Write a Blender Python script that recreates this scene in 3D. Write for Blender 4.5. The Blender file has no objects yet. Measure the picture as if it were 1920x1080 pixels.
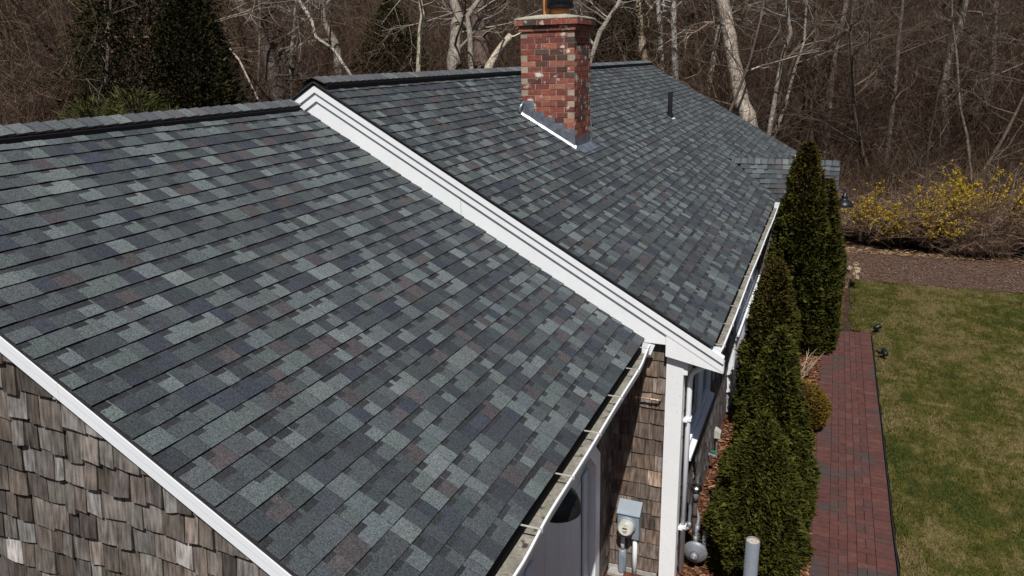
import bpy, math, random
import numpy as np
from mathutils import Vector, Matrix, noise as mnoise

# ------------------------------------------------------------------ camera, sky, sun, exposure
SC = bpy.context.scene
COL = SC.collection
R = math.radians
CAM_LOC = Vector((4.678, -6.209, 4.965))
YAW, PIT, ROL = R(-23.043), R(16.951), R(-1.471)
FPX = 1405.76                                      # focal length in pixels of the 1920 frame

def cam_axes():
    f = Vector((math.sin(YAW)*math.cos(PIT), math.cos(YAW)*math.cos(PIT), -math.sin(PIT)))
    r = Vector((math.cos(YAW), -math.sin(YAW), 0)); u = r.cross(f)
    c, s = math.cos(ROL), math.sin(ROL)
    return r*c+u*s, u*c-r*s, f
CR, CU, CF = cam_axes()
cd = bpy.data.cameras.new('camera'); cam = bpy.data.objects.new('camera', cd); COL.objects.link(cam)
cam.matrix_world = Matrix(((CR.x, CU.x, -CF.x, CAM_LOC.x), (CR.y, CU.y, -CF.y, CAM_LOC.y), (CR.z, CU.z, -CF.z, CAM_LOC.z), (0, 0, 0, 1)))
cd.sensor_width = 36; cd.lens = 36*FPX/1920; cd.clip_start = 0.05; cd.clip_end = 2000
SC.camera = cam

SUN = Vector((0.165, -0.53, 0.835)).normalized()      # towards the sun
world = bpy.data.worlds.new("World"); SC.world = world; world.use_nodes = True
nt = world.node_tree; bg = nt.nodes['Background']
sky = nt.nodes.new('ShaderNodeTexSky'); sky.sky_type = 'NISHITA'; sky.sun_disc = False
sky.sun_elevation = math.asin(SUN.z); sky.sun_rotation = math.atan2(SUN.x, SUN.y)
nt.links.new(sky.outputs[0], bg.inputs[0]); bg.inputs[1].default_value = 0.05
sl = bpy.data.lights.new('sun', 'SUN'); sl.energy = 5.0; sl.angle = R(0.53); sl.color = (1, 0.97, 0.935)
so = bpy.data.objects.new('sun', sl); COL.objects.link(so); so.rotation_euler = SUN.to_track_quat('Z', 'Y').to_euler()
so.location = (0, -20, 30)
SC.view_settings.view_transform = 'Standard'; SC.view_settings.look = 'None'
SC.view_settings.exposure = 0.10; SC.view_settings.gamma = 1
SC.cycles.max_bounces = 5; SC.cycles.diffuse_bounces = 3; SC.cycles.transparent_max_bounces = 4
try: SC.cycles.use_denoising = True
except Exception: pass

rnd = random.Random(11)
nr = np.random.default_rng(5)

def at(px, py, depth):                              # a point seen at a pixel of the 1920 frame, at a depth in metres
    return CAM_LOC + (CF + CR*((px-960)/FPX) - CU*((py-540)/FPX))*depth

def sm(a, b, x):
    t = min(1, max(0, (x-a)/(b-a))); return t*t*(3-2*t)

# ------------------------------------------------------------------ materials
def mat(name, base=(.5, .5, .5), rough=.7, attr=False, noise=None, bump=None, metal=0, spec=.3, streak=None, stain=None, trans=0):
    """noise: list of (scale, amount); bump: (scale, strength, dist); streak: (scale vec, amount); stain: (scale, colour, lo, hi)"""
    m = bpy.data.materials.new(name); m.use_nodes = True
    t = m.node_tree; N = t.nodes; L = t.links; b = N['Principled BSDF']
    b.inputs['Roughness'].default_value = rough; b.inputs['Metallic'].default_value = metal
    b.inputs['Specular IOR Level'].default_value = spec
    tc = N.new('ShaderNodeTexCoord')
    if attr:
        a = N.new('ShaderNodeAttribute'); a.attribute_name = 'col'; cur = a.outputs['Color']
    else:
        rgb = N.new('ShaderNodeRGB'); rgb.outputs[0].default_value = (*base, 1); cur = rgb.outputs[0]
    def mulnoise(fac_out, amt, cur):
        mr = N.new('ShaderNodeMapRange'); mr.inputs['From Min'].default_value = .28; mr.inputs['From Max'].default_value = .72
        mr.inputs['To Min'].default_value = 1-amt; mr.inputs['To Max'].default_value = 1+amt
        L.new(fac_out, mr.inputs['Value'])
        mx = N.new('ShaderNodeMix'); mx.data_type = 'RGBA'; mx.blend_type = 'MULTIPLY'; mx.inputs[0].default_value = 1
        L.new(cur, mx.inputs[6]); L.new(mr.outputs[0], mx.inputs[7]); return mx.outputs[2]
    for sc, amt in (noise or []):
        n = N.new('ShaderNodeTexNoise'); n.inputs['Scale'].default_value = sc; n.inputs['Detail'].default_value = 3
        L.new(tc.outputs['Object'], n.inputs['Vector']); cur = mulnoise(n.outputs[0], amt, cur)
    if streak:
        mp = N.new('ShaderNodeMapping'); mp.inputs['Scale'].default_value = streak[0]
        L.new(tc.outputs['Object'], mp.inputs['Vector'])
        n = N.new('ShaderNodeTexNoise'); n.inputs['Scale'].default_value = 1; n.inputs['Detail'].default_value = 4
        L.new(mp.outputs[0], n.inputs['Vector']); cur = mulnoise(n.outputs[0], streak[1], cur)
    if stain:
        n = N.new('ShaderNodeTexNoise'); n.inputs['Scale'].default_value = stain[0]; n.inputs['Detail'].default_value = 5
        L.new(tc.outputs['Object'], n.inputs['Vector'])
        mr = N.new('ShaderNodeMapRange'); mr.inputs['From Min'].default_value = stain[2]; mr.inputs['From Max'].default_value = stain[3]
        L.new(n.outputs[0], mr.inputs['Value'])
        mx = N.new('ShaderNodeMix'); mx.data_type = 'RGBA'; L.new(mr.outputs[0], mx.inputs[0]); L.new(cur, mx.inputs[6])
        mx.inputs[7].default_value = (*stain[1], 1); cur = mx.outputs[2]
    L.new(cur, b.inputs['Base Color'])
    if bump:
        n = N.new('ShaderNodeTexNoise'); n.inputs['Scale'].default_value = bump[0]; n.inputs['Detail'].default_value = 3
        L.new(tc.outputs['Object'], n.inputs['Vector'])
        bp = N.new('ShaderNodeBump'); bp.inputs['Strength'].default_value = bump[1]; bp.inputs['Distance'].default_value = bump[2]
        L.new(n.outputs[0], bp.inputs['Height']); L.new(bp.outputs[0], b.inputs['Normal'])
    if trans:
        b.inputs['Subsurface Weight'].default_value = 0
    return m

M = dict(
    shingle=mat('asphalt_shingle', attr=True, rough=.88, noise=[(125, .62), (300, .45), (45, .12), (1.3, .08)], bump=(240, .5, .003), spec=.25),
    cedar=mat('weathered_cedar', attr=True, rough=.85, noise=[(9, .25)], streak=((55, 55, 5), .62), bump=(90, .4, .003), spec=.2),
    white=mat('white_paint', (.78, .79, .79), rough=.5, noise=[(3, .03), (25, .02)], stain=(55, (.45, .45, .42), .66, .74)),
    whiteclean=mat('white_vinyl', (.76, .78, .80), rough=.45, noise=[(2, .03)]),
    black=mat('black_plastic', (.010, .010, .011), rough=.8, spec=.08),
    deck=mat('dark_drip_edge', (.03, .03, .032), rough=.7),
    brick=mat('chimney_brick', attr=True, rough=.9, noise=[(70, .3), (14, .2)], bump=(110, .5, .004), stain=(9, (.62, .55, .49), .60, .70)),
    mortar=mat('mortar', (.33, .27, .20), rough=.95, noise=[(80, .25), (6, .2)], bump=(150, .4, .003)),
    crown=mat('mortar_crown', (0.336, 0.304, 0.24), rough=.95, noise=[(50, .25), (7, .25)], bump=(80, .5, .005)),
    clay=mat('clay_flue', (.55, .22, .08), rough=.85, noise=[(25, .2), (5, .15)]),
    lead=mat('lead_flashing', (.34, .37, .42), rough=.36, metal=.8, noise=[(9, .35), (30, .2)], bump=(9, .6, .02)),
    gutter=mat('gutter_inside', (0.216, 0.2016, 0.1656), rough=.9, noise=[(40, .3), (7, .3)], stain=(14, (0.0504, 0.0396, 0.0288), .55, .68)),
    foundation=mat('concrete', (0.315, 0.3, 0.2775), rough=.9, noise=[(30, .2), (4, .15)]),
    glass=mat('window_glass', (.012, .015, .018), rough=.06, spec=.8),
    door=mat('door_paint', (.56, .62, .66), rough=.45, noise=[(4, .05)], streak=((20, 20, 1.5), .05)),
    paver=mat('brick_paver', attr=True, rough=.9, noise=[(60, .25), (12, .18)], bump=(120, .4, .003), stain=(1.9, (0.048, 0.04, 0.0376), .54, .68)),
    pavsand=mat('joint_sand', (.05, .04, .033), rough=1, noise=[(40, .3)]),
    edging=mat('black_edging', (.012, .011, .011), rough=.7),
    mulch=mat('bark_mulch', (0.099, 0.0363, 0.0185), rough=1, noise=[(45, .5), (10, .35), (140, .4)], bump=(45, 1, .03)),
    dirt=mat('woodchip_path', (0.1054, 0.0646, 0.0476), rough=1, noise=[(30, .4), (1.2, .2), (110, .35)], bump=(45, .9, .02), stain=(1.1, (0.0612, 0.0306, 0.0218), .57, .66)),
    soil=mat('forest_floor', (0.0394, 0.0211, 0.0116), rough=1, noise=[(3, .4), (14, .45), (60, .4)], bump=(8, 1, .12), stain=(1.0, (0.0884, 0.0544, 0.0292), .55, .75)),
    lawn=mat('lawn_turf', attr=True, rough=1, noise=[(60, .35), (18, .3), (160, .3)], bump=(70, .8, .02), spec=.1),
    grass=mat('grass_blade', attr=True, rough=.8, spec=.15),
    leaf=mat('evergreen_foliage', attr=True, rough=.8, spec=.12, noise=[(5, .25)]),
    petal=mat('yellow_petal', attr=True, rough=.7, spec=.1),
    bark=mat('tree_bark', attr=True, rough=.95, noise=[(3, .25)], streak=((30, 30, 5), .5), bump=(26, .8, .03), spec=.1),
    twig=mat('twig_bark', attr=True, rough=.95, noise=[(1.5, .3)], spec=.1),
    greymetal=mat('grey_enamel', (.20, .235, .27), rough=.45, noise=[(12, .08)], spec=.5),
    galv=mat('galvanised_pipe', (.21, .22, .24), rough=.5, metal=.35, noise=[(30, .2)]),
    steel=mat('polished_steel', (.62, .60, .55), rough=.25, metal=1), bright=mat('bright_lead', (.46, .46, .47), rough=.35, metal=.5, noise=[(14, .4)]),
    rust=mat('rusty_pipe', (.055, .035, .03), rough=.8, noise=[(40, .3)]),
    conduit=mat('grey_conduit', (.60, .61, .62), rough=.5, noise=[(8, .05)]),
    meterglass=mat('meter_dome', (.42, .43, .38), rough=.12, spec=.7, noise=[(14, .15)]),
    meterface=mat('meter_face', (.66, .65, .56), rough=.4),
    brass=mat('copper_tube', (.72, .50, .33), rough=.35, metal=.8),
    lamp=mat('black_enamel', (.009, .010, .012), rough=.4, spec=.3),
    lampin=mat('white_enamel', (.7, .7, .68), rough=.4),
    post=mat('grey_post_paint', (.17, .19, .22), rough=.55, noise=[(8, .1)], stain=(24, (.09, .04, .025), .66, .70)),
    postcap=mat('concrete_fill', (.40, .34, .28), rough=.9, noise=[(60, .35)]),
    strap=mat('dull_strap', (.40, .385, .35), rough=.5, noise=[(20, .15)]),
    green=mat('green_plastic', (.02, .16, .09), rough=.5),
    tan=mat('dry_flowerhead', attr=True, rough=.95, spec=.1),
)

# ------------------------------------------------------------------ mesh builder
class MB:
    def __init__(s): s.v = []; s.f = []; s.c = []
    def face(s, pts, col=(.5, .5, .5)):
        n = len(s.v); s.v.extend(tuple(p) for p in pts); s.f.append(tuple(range(n, n+len(pts)))); s.c.append(col)
    def hexa(s, p, col=(.5, .5, .5)):               # p: 8 points, bottom ring then top ring
        n = len(s.v); s.v.extend(tuple(q) for q in p)
        for q in ((3, 2, 1, 0), (4, 5, 6, 7), (0, 1, 5, 4), (1, 2, 6, 5), (2, 3, 7, 6), (3, 0, 4, 7)):
            s.f.append(tuple(n+i for i in q)); s.c.append(col)
    def box(s, x0, x1, y0, y1, z0, z1, col=(.5, .5, .5)):
        s.hexa([(x0, y0, z0), (x1, y0, z0), (x1, y1, z0), (x0, y1, z0), (x0, y0, z1), (x1, y0, z1), (x1, y1, z1), (x0, y1, z1)], col)
    def prism(s, poly, d, col=(.5, .5, .5)):        # polygon of 3D points extruded by the vector d
        n = len(s.v); k = len(poly); d = Vector(d)
        s.v.extend(tuple(p) for p in poly); s.v.extend(tuple(Vector(p)+d) for p in poly)
        s.f.append(tuple(range(n+k-1, n-1, -1))); s.c.append(col)
        s.f.append(tuple(range(n+k, n+2*k))); s.c.append(col)
        for i in range(k):
            j = (i+1) % k; s.f.append((n+i, n+j, n+k+j, n+k+i)); s.c.append(col)
    def tube(s, pts, rad, n=6, col=(.5, .5, .5), cap=True):
        pts = [Vector(p) for p in pts]; m = len(pts)
        if not hasattr(rad, '__len__'): rad = [rad]*m
        base = len(s.v); ref = None
        for i, p in enumerate(pts):
            d = (pts[min(i+1, m-1)]-pts[max(i-1, 0)])
            d = d.normalized() if d.length > 1e-9 else Vector((0, 0, 1))
            if ref is None: ref = d.orthogonal().normalized()
            a = (ref-d*ref.dot(d)); a = a.normalized() if a.length > 1e-6 else d.orthogonal().normalized()
            ref = a; b = d.cross(a)
            for k in range(n):
                t = 2*math.pi*k/n; q = p+(a*math.cos(t)+b*math.sin(t))*rad[i]; s.v.append((q.x, q.y, q.z))
        for i in range(m-1):
            for k in range(n):
                k2 = (k+1) % n; s.f.append((base+i*n+k, base+i*n+k2, base+(i+1)*n+k2, base+(i+1)*n+k)); s.c.append(col)
        if cap and n > 3:
            s.f.append(tuple(base+k for k in range(n-1, -1, -1))); s.c.append(col)
            s.f.append(tuple(base+(m-1)*n+k for k in range(n))); s.c.append(col)
    def lathe(s, c, prof, n=24, axis='z', col=(.5, .5, .5)):   # prof: (radius, height) pairs
        base = len(s.v); c = Vector(c)
        for r, h in prof:
            for k in range(n):
                t = 2*math.pi*k/n; a, b = r*math.cos(t), r*math.sin(t)
                s.v.append(tuple(c+(Vector((a, b, h)) if axis == 'z' else Vector((a, h, b)) if axis == 'y' else Vector((h, a, b)))))
        for i in range(len(prof)-1):
            for k in range(n):
                k2 = (k+1) % n; s.f.append((base+i*n+k, base+i*n+k2, base+(i+1)*n+k2, base+(i+1)*n+k)); s.c.append(col)
    def build(s, name, m, parent=None, smooth=False, loc=None):
        me = bpy.data.meshes.new(name); me.from_pydata(s.v, [], s.f)
        at_ = me.attributes.new('col', 'FLOAT_COLOR', 'FACE')
        arr = np.ones((len(s.f), 4), dtype=np.float32); arr[:, :3] = np.array(s.c, dtype=np.float32).reshape(-1, 3)
        at_.data.foreach_set('color', arr.ravel())
        return link(name, me, m, parent, smooth, loc)

def link(name, me, m, parent=None, smooth=False, loc=None):
    me.materials.append(M[m])
    if smooth: me.polygons.foreach_set('use_smooth', [True]*len(me.polygons))
    me.update()
    o = bpy.data.objects.new(name, me); COL.objects.link(o)
    if parent: o.parent = parent
    if loc: o.location = loc
    return o

def quads(name, V, Cc, m, parent=None, k=4, loc=None):       # numpy array of (n,k,3) polygons with one colour each
    n = len(V); me = bpy.data.meshes.new(name)
    me.vertices.add(n*k); me.vertices.foreach_set('co', np.ascontiguousarray(V, dtype=np.float32).ravel())
    me.loops.add(n*k); me.loops.foreach_set('vertex_index', np.arange(n*k, dtype=np.int32))
    me.polygons.add(n); me.polygons.foreach_set('loop_start', np.arange(0, n*k, k, dtype=np.int32))
    me.update(calc_edges=True)
    at_ = me.attributes.new('col', 'FLOAT_COLOR', 'FACE')
    arr = np.ones((n, 4), dtype=np.float32); arr[:, :3] = Cc; at_.data.foreach_set('color', arr.ravel())
    return link(name, me, m, parent, False, loc)

def tag(o, label=None, cat=None, group=None, kind=None):
    if label: o['label'] = label
    if cat: o['category'] = cat
    if group: o['group'] = group
    if kind: o['kind'] = kind
    return o
def thing(name, label, cat, loc=(0, 0, 0), group=None, rotz=0):
    o = bpy.data.objects.new(name, None); COL.objects.link(o); o.location = loc; o.rotation_euler = (0, 0, rotz)
    o.empty_display_size = .2
    return tag(o, label, cat, group)
def dup(root, loc, rotz=0, scale=1, label=None, group=None):
    r = root.copy(); COL.objects.link(r); r.location = loc; r.rotation_euler = (0, 0, rotz); r.scale = (scale,)*3
    if label: r['label'] = label
    if group: r['group'] = group
    for ch in list(root.children):
        c = ch.copy(); COL.objects.link(c); c.parent = r
    return r
def jit(c, a): 
    k = 1+rnd.uniform(-a, a); return tuple(max(.004, x*k*(1+rnd.uniform(-a, a)*.10)) for x in c)

# ------------------------------------------------------------------ terrain and ground sheets
def terrain_z(x, y):
    dx = max(-12-x, 0, x-24); dy = max(y-17.6, 0, -22-y); d = math.hypot(dx, dy)
    z = .19*d*sm(0, 16, d)
    if d > 3: z += .35*mnoise.noise((x*.09, y*.09, 3))*sm(3, 12, d)
    return z-.012
def sheet(name, m, xs, ys, zf, colf=None, **kw):
    mb = MB()
    for x, y in ((x, y) for y in ys for x in xs): mb.v.append((x, y, zf(x, y)))
    nx = len(xs)
    for j in range(len(ys)-1):
        for i in range(nx-1):
            mb.f.append((j*nx+i, j*nx+i+1, (j+1)*nx+i+1, (j+1)*nx+i))
            mb.c.append(colf((xs[i]+xs[i+1])/2, (ys[j]+ys[j+1])/2) if colf else (.5, .5, .5))
    o = mb.build(name, m, smooth=True); tag(o, kind='structure', **kw); return o
def spread(a, b, c, d, fine, coarse):
    out = list(np.arange(a, b, coarse))+list(np.arange(b, c, fine))+list(np.arange(c, d, coarse)); return out
sheet('ground', 'soil', spread(-140, -40, 50, 160, 1.25, 6), spread(-60, -10, 80, 190, 1.25, 6), terrain_z)

def poly_sheet(name, m, pts, z):
    mb = MB(); mb.face([(x, y, z) for x, y in pts]); return tag(mb.build(name, m), kind='structure')
PX0, PX1 = 4.868, 5.664                                # brick path
poly_sheet('mulch_bed', 'mulch', [(2.9, -5.5), (4.90, -5.5), (4.90, 8.1), (5.15, 8.4), (5.3, 11.6), (2.9, 14)], 0.0)
poly_sheet('dirt_path', 'dirt', [(2.5, 15.8), (2.9, 11.3), (5.44, 11.62), (9, 11.58), (24, 11.4), (24, 14.5), (9.3, 14.3), (7.3, 14.35), (6.2, 14.8), (5.2, 15.8)], 0.004)

def lawn_mix(x, y):
    a = .57+.42*mnoise.noise((x*.8, y*.8, 1.3))+.62*mnoise.noise((x*3.2, y*2.4, 5.1))+.55*mnoise.noise((x*8, y*6, 9.1))+.50*mnoise.noise((x*17, y*12, 2.1))
    a += .2*mnoise.noise((x*.3, y*.3, 8))
    return min(1, max(0, a))
GREEN, DEEP, STRAW = np.array((.070, .066, .0135)), np.array((.041, .049, .0095)), np.array((.138, .108, .044))
def lawn_col(x, y, k=1.0):
    t = lawn_mix(x, y); c = DEEP*(1-t/.45)+GREEN*(t/.45) if t < .45 else GREEN*(1-(t-.45)/.55)+STRAW*((t-.45)/.55)
    return tuple(c*k)
def lawn_edge(y):                                    # left edge of the turf
    if y < 8.2: return 5.70+.02*mnoise.noise((y*3, 0, 0))
    return 5.35+.1*mnoise.noise((y*1.5, 2, 0)) if y > 8.5 else 5.35
def far_edge(x): return 11.70-.012*(x-5.4)+.08*mnoise.noise((x*1.3, 4, 1))+.04*mnoise.noise((x*5, 4, 1))
lw = MB(); ys = np.arange(-8, 12.0, .09); nxl = 170
for y in ys:
    for i in range(nxl):
        f = i/(nxl-1); f = f**1.35; x = lawn_edge(y)+f*18
        yy = min(y, far_edge(x)); lw.v.append((x, yy, .008+.012*mnoise.noise((x*2, yy*2, 0))+.01*min(1, max(0, (x-lawn_edge(y))*6))))
for j in range(len(ys)-1):
    for i in range(nxl-1):
        q = (j*nxl+i, j*nxl+i+1, (j+1)*nxl+i+1, (j+1)*nxl+i); lw.f.append(q)
        p = lw.v[q[0]]; lw.c.append(lawn_col(p[0], p[1], .9))
tag(lw.build('lawn', 'lawn', smooth=True), kind='structure')
NB = 250000
u = nr.random(NB); by = -2+u**1.0*13.8; bx = 5.30+nr.random(NB)**1.3*7.8
left = np.array([lawn_edge(y) for y in by]); keep = (bx > left+.01)
top = np.array([far_edge(x) for x in bx]); keep &= by < top
bx, by = bx[keep], by[keep]; n = len(bx)
ang = nr.random(n)*6.283; w = .0035+.003*nr.random(n); h = .020+.040*nr.random(n)
lx, ly = nr.normal(0, .022, n), nr.normal(0, .022, n); z0 = .012
bc = np.array([lawn_col(x, y) for x, y in zip(bx, by)])*(.6+.9*nr.random((n, 1)))
V = np.zeros((n, 3, 3)); V[:, 0] = np.stack([bx+np.cos(ang)*w, by+np.sin(ang)*w, np.full(n, z0)], 1)
V[:, 1] = np.stack([bx-np.cos(ang)*w, by-np.sin(ang)*w, np.full(n, z0)], 1); V[:, 2] = np.stack([bx+lx, by+ly, z0+h], 1)
tag(quads('grass', V, bc, 'grass', k=3), 'patchy green and straw grass of the lawn', 'grass', kind='stuff')

# fallen leaves and chips on mulch and dirt
def litter(name, label, n, xf, yf, cols, size, zf=lambda x, y: .008):
    xs, ys_ = xf(n), yf(n); a = nr.random(n)*6.283; L = size*(.5+nr.random(n)); W = L*(.25+.45*nr.random(n)); tz = nr.normal(0, .3, n)
    V = np.zeros((n, 4, 3)); ca, sa = np.cos(a), np.sin(a); z = np.array([zf(x, y) for x, y in zip(xs, ys_)])+.004+.012*nr.random(n)
    for k, (s1, s2) in enumerate(((-1, -.6), (1, -1), (.8, 1), (-.9, .7))):
        V[:, k, 0] = xs+ca*L*s1-sa*W*s2; V[:, k, 1] = ys_+sa*L*s1+ca*W*s2; V[:, k, 2] = z+np.abs(tz*s1*L)
    C = np.array(cols)[nr.integers(0, len(cols), n)]*(.6+.8*nr.random((n, 1)))
    return tag(quads(name, V, C, 'tan'), label, 'leaf litter', kind='stuff')
litter('mulch_chips', 'red brown bark chips strewn over the bed beside the wall', 16000, lambda n: 3.66+nr.random(n)*1.2, lambda n: -.5+nr.random(n)*8.8,
       [(0.136, 0.051, 0.024), (0.082, 0.031, 0.017), (0.190, 0.095, 0.048), (0.054, 0.024, 0.014), (0.258, 0.150, 0.075)], .022)
litter('wood_chips', 'grey brown wood chips covering the garden path', 60000, lambda n: 5.2+nr.random(n)**1.2*9, lambda n: 11.7+nr.random(n)*3.1,
       [(0.129, 0.082, 0.061), (0.102, 0.058, 0.041), (0.184, 0.129, 0.099), (0.082, 0.041, 0.027)], .017)
litter('fallen_leaves', 'pale dry leaves lying under the yellow shrubs', 1600, lambda n: 5.2+nr.random(n)*8, lambda n: 14.3+np.abs(nr.normal(0, .35, n)),
       [(0.272, 0.170, 0.082), (0.204, 0.109, 0.048), (0.306, 0.224, 0.136)], .04)

# ------------------------------------------------------------------ brick path
pb = MB(); PC = [(0.0871, 0.033, 0.0271), (0.0818, 0.0317, 0.0264), (0.0739, 0.0304, 0.0257), (0.0937, 0.0383, 0.031), (0.0693, 0.0323, 0.0277), (0.0845, 0.0304, 0.0244)]
def paver(x0, x1, y0, y1):
    g = .0035; c = jit(rnd.choice(PC), .08); dz = rnd.uniform(-.002, .002); t = rnd.uniform(-.0015, .0015)
    pb.hexa([(x0+g, y0+g, -.02), (x1-g, y0+g, -.02), (x1-g, y1-g, -.02), (x0+g, y1-g, -.02),
             (x0+g, y0+g, .02+dz), (x1-g, y0+g, .02+dz+t), (x1-g, y1-g, .02+dz+t), (x0+g, y1-g, .02+dz)], c)
y = -2.0; bw = .0886; bl = .1772
cols_x = [PX0, PX0+.1772, PX0+.3544, PX0+.443, PX0+.6202, PX0+.7974]
yy = y
while yy < 8.12:
    paver(cols_x[0], cols_x[1], yy, yy+bw); paver(cols_x[4], cols_x[5], yy, yy+bw); yy += bw
for a, ph in ((1, 0), (3, .15)):
    yy = y-ph; x0, x1 = cols_x[a], cols_x[a+1]; xm = (x0+x1)/2; k = 0
    while yy < 8.02:
        paver(x0, xm, yy, yy+bl); paver(xm, x1, yy, yy+bl); yy += bl
        if yy < 8.02: paver(x0, x1, yy, yy+bw); yy += bw
yy = y
while yy < 8.02: paver(cols_x[2], cols_x[3], yy, yy+bl); yy += bl
pw = thing('brick_path', 'red brick garden walk with soldier borders between the hedge and lawn', 'path', (0, 0, 0)); pw['kind'] = 'structure'
pb.build('pavers', 'paver', pw)
e = MB(); e.face([(PX0-.02, -2, .006), (PX1+.02, -2, .006), (PX1+.02, 8.14, .006), (PX0-.02, 8.14, .006)]); e.build('joint_sand', 'pavsand', pw)
e = MB()
ed = [(PX1+.012+.008*mnoise.noise((yy*.8, 0, 0)), yy) for yy in np.arange(-2, 8.2, .25)]
for (xa, ya), (xb, yb) in zip(ed[:-1], ed[1:]):
    e.hexa([(xa, ya, -.02), (xa+.012, ya, -.02), (xb+.012, yb, -.02), (xb, yb, -.02), (xa, ya, .035), (xa+.012, ya, .035), (xb+.012, yb, .035), (xb, yb, .035)])
e.build('edging_strip', 'edging', pw)

# ------------------------------------------------------------------ house
APZ, TH = 4.80, math.tan(R(29.95))
XE, YF = 3.90, 14.32                                  # eave line and far gable of the main wing
XW, XW2 = 3.632, 2.985                                 # side walls of the main wing and of the garage
XL, YN = 3.30, -4.075                                # garage eave line and near rake
def zmain(x): return APZ-abs(x)*TH
XR = -.295                                           # the garage ridge stands a little left of the main one
G_Z = APZ-.366-XR*TH                                 # its height
GW = XL-XR
G_EAVE = G_Z-GW*TH
house = thing('house', 'long low house with grey shingle roofs, brick chimney and cedar shingle walls', 'house', (0, 0, 0))

PAL = [((0.0384, 0.0444, 0.0504), 26, 0), ((0.0527, 0.0603, 0.0641), 28, 0), ((0.0461, 0.0556, 0.0581), 15, 0), ((0.0590, 0.0527, 0.0552), 15, 0), ((0.0643, 0.0722, 0.0759), 14, 0),
       ((0.0355, 0.0402, 0.0516), 12, 0), ((0.0918, 0.1072, 0.1077), 15, 1), ((0.0841, 0.0994, 0.1053), 8, 1), ((0.1082, 0.1234, 0.1227), 5, 1), ((0.0733, 0.0883, 0.0865), 9, 1)]
PW_ = [p[1] for p in PAL]
def shingle_roof(name, rn, rf, en, ef, E, parent, ext0=0, clip=None, wmin=.07):
    """rn, rf: ridge ends (near, far); en, ef: eave ends.  Courses run along the ridge."""
    rn, rf, en, ef = map(Vector, (rn, rf, en, ef)); mb = MB()
    nrm = (rf-rn).cross(en-rn).normalized()
    if nrm.z < 0: nrm = -nrm
    L = (en-rn).length; W = (rf-rn).length; rows = int(L/E)+1; sgn = 1
    def P(a, s, h):                                   # a along the ridge (m), s down the slope (m)
        u_, v_ = a/W, s/L; p = rn.lerp(rf, u_).lerp(en.lerp(ef, u_), v_); return p+nrm*h
    ev = (en-rn).cross(rf-rn).dot(nrm) > 0
    prev_off = 0
    for k in range(rows):
        butt = L-k*E; a = -ext0+rnd.uniform(0, .006); end = W+ext0
        wob = rnd.uniform(-.002, .002); tooth = rnd.random() < .5; patch = 0
        ph = rnd.random()*50
        def wav(a_): return .0045*mnoise.noise((a_*.9, ph, k*3.1))+.002*mnoise.noise((a_*4, ph, 2))
        while a < end-.001:
            w = rnd.uniform(wmin, .15) if tooth else rnd.uniform(wmin*1.1, .20)
            b = min(end, a+w)
            if end-b < .04: b = end
            cidx = rnd.choices(range(len(PAL)), PW_)[0]
            if tooth and rnd.random() < .18: cidx = rnd.choice((6, 7, 8))
            base = jit(PAL[cidx][0], .15)
            h = .0150 if tooth else .0118
            up = max(0.0, butt-E*1.12); s1 = max(0.001, butt-E); band = max(.001, butt-E*rnd.uniform(.64, .78))
            lit = butt+wob+wav((a+b)/2)
            def okp(p): return clip is None or clip(p)
            if okp(P((a+b)/2, butt, 0)):
                dark = b-a > .05 and rnd.random() < (.85 if not tooth else .55)
                kd = rnd.uniform(.36, .55); dk = tuple(x*kd for x in (.06, .062, .068)) if dark else base
                hb = h*.78; hm = h*.45; ht = .0015
                la, lb = butt+wob+wav(a), butt+wob+wav(b)
                split = min(.92, rnd.uniform(.055, .115)/(b-a)) if dark else 1
                m_ = a+(b-a)*split if rnd.random() < .88 else None
                A0, A1, A2, A3 = P(a, la, h), P(a, band, hb-(h*.12)), P(a, s1, hm), P(a, up, ht)
                B0, B1, B2, B3 = P(b, lb, h), P(b, band, hb-(h*.12)), P(b, s1, hm), P(b, up, ht)
                def F(q, c):
                    mb.face(q if ev else q[::-1], c)
                F([A0, B0, B1, A1], base)
                if dark and m_:
                    M1, M3 = P(m_, band, hb-(h*.12)), P(m_, up, ht)
                    F([A1, M1, M3, A3], dk); F([M1, B1, B3, M3], base)
                else: F([A1, B1, B3, A3], dk)
                F([P(a, la, -.004), P(b, lb, -.004), B0, A0], (.010, .010, .011))
                F([A0, A1, A3, P(a, up, -.004), P(a, la, -.004)], (.03, .03, .03))
                F([B1, B0, P(b, lb, -.004), P(b, up, -.004), B3], (.03, .03, .03))
            a = b; tooth = not tooth if rnd.random() < .85 else tooth
    return mb.build(name, 'shingle', parent)

def roof_deck(name, rn, rf, en, ef, parent, t=.028, o=.006):
    q = [Vector(p) for p in (rn, rf, ef, en)]; n = (q[1]-q[0]).cross(q[3]-q[0]).normalized()
    if n.z < 0: n = -n
    mb = MB(); mb.prism([p-n*o for p in q], -n*t); return mb.build(name, 'deck', parent)

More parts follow.
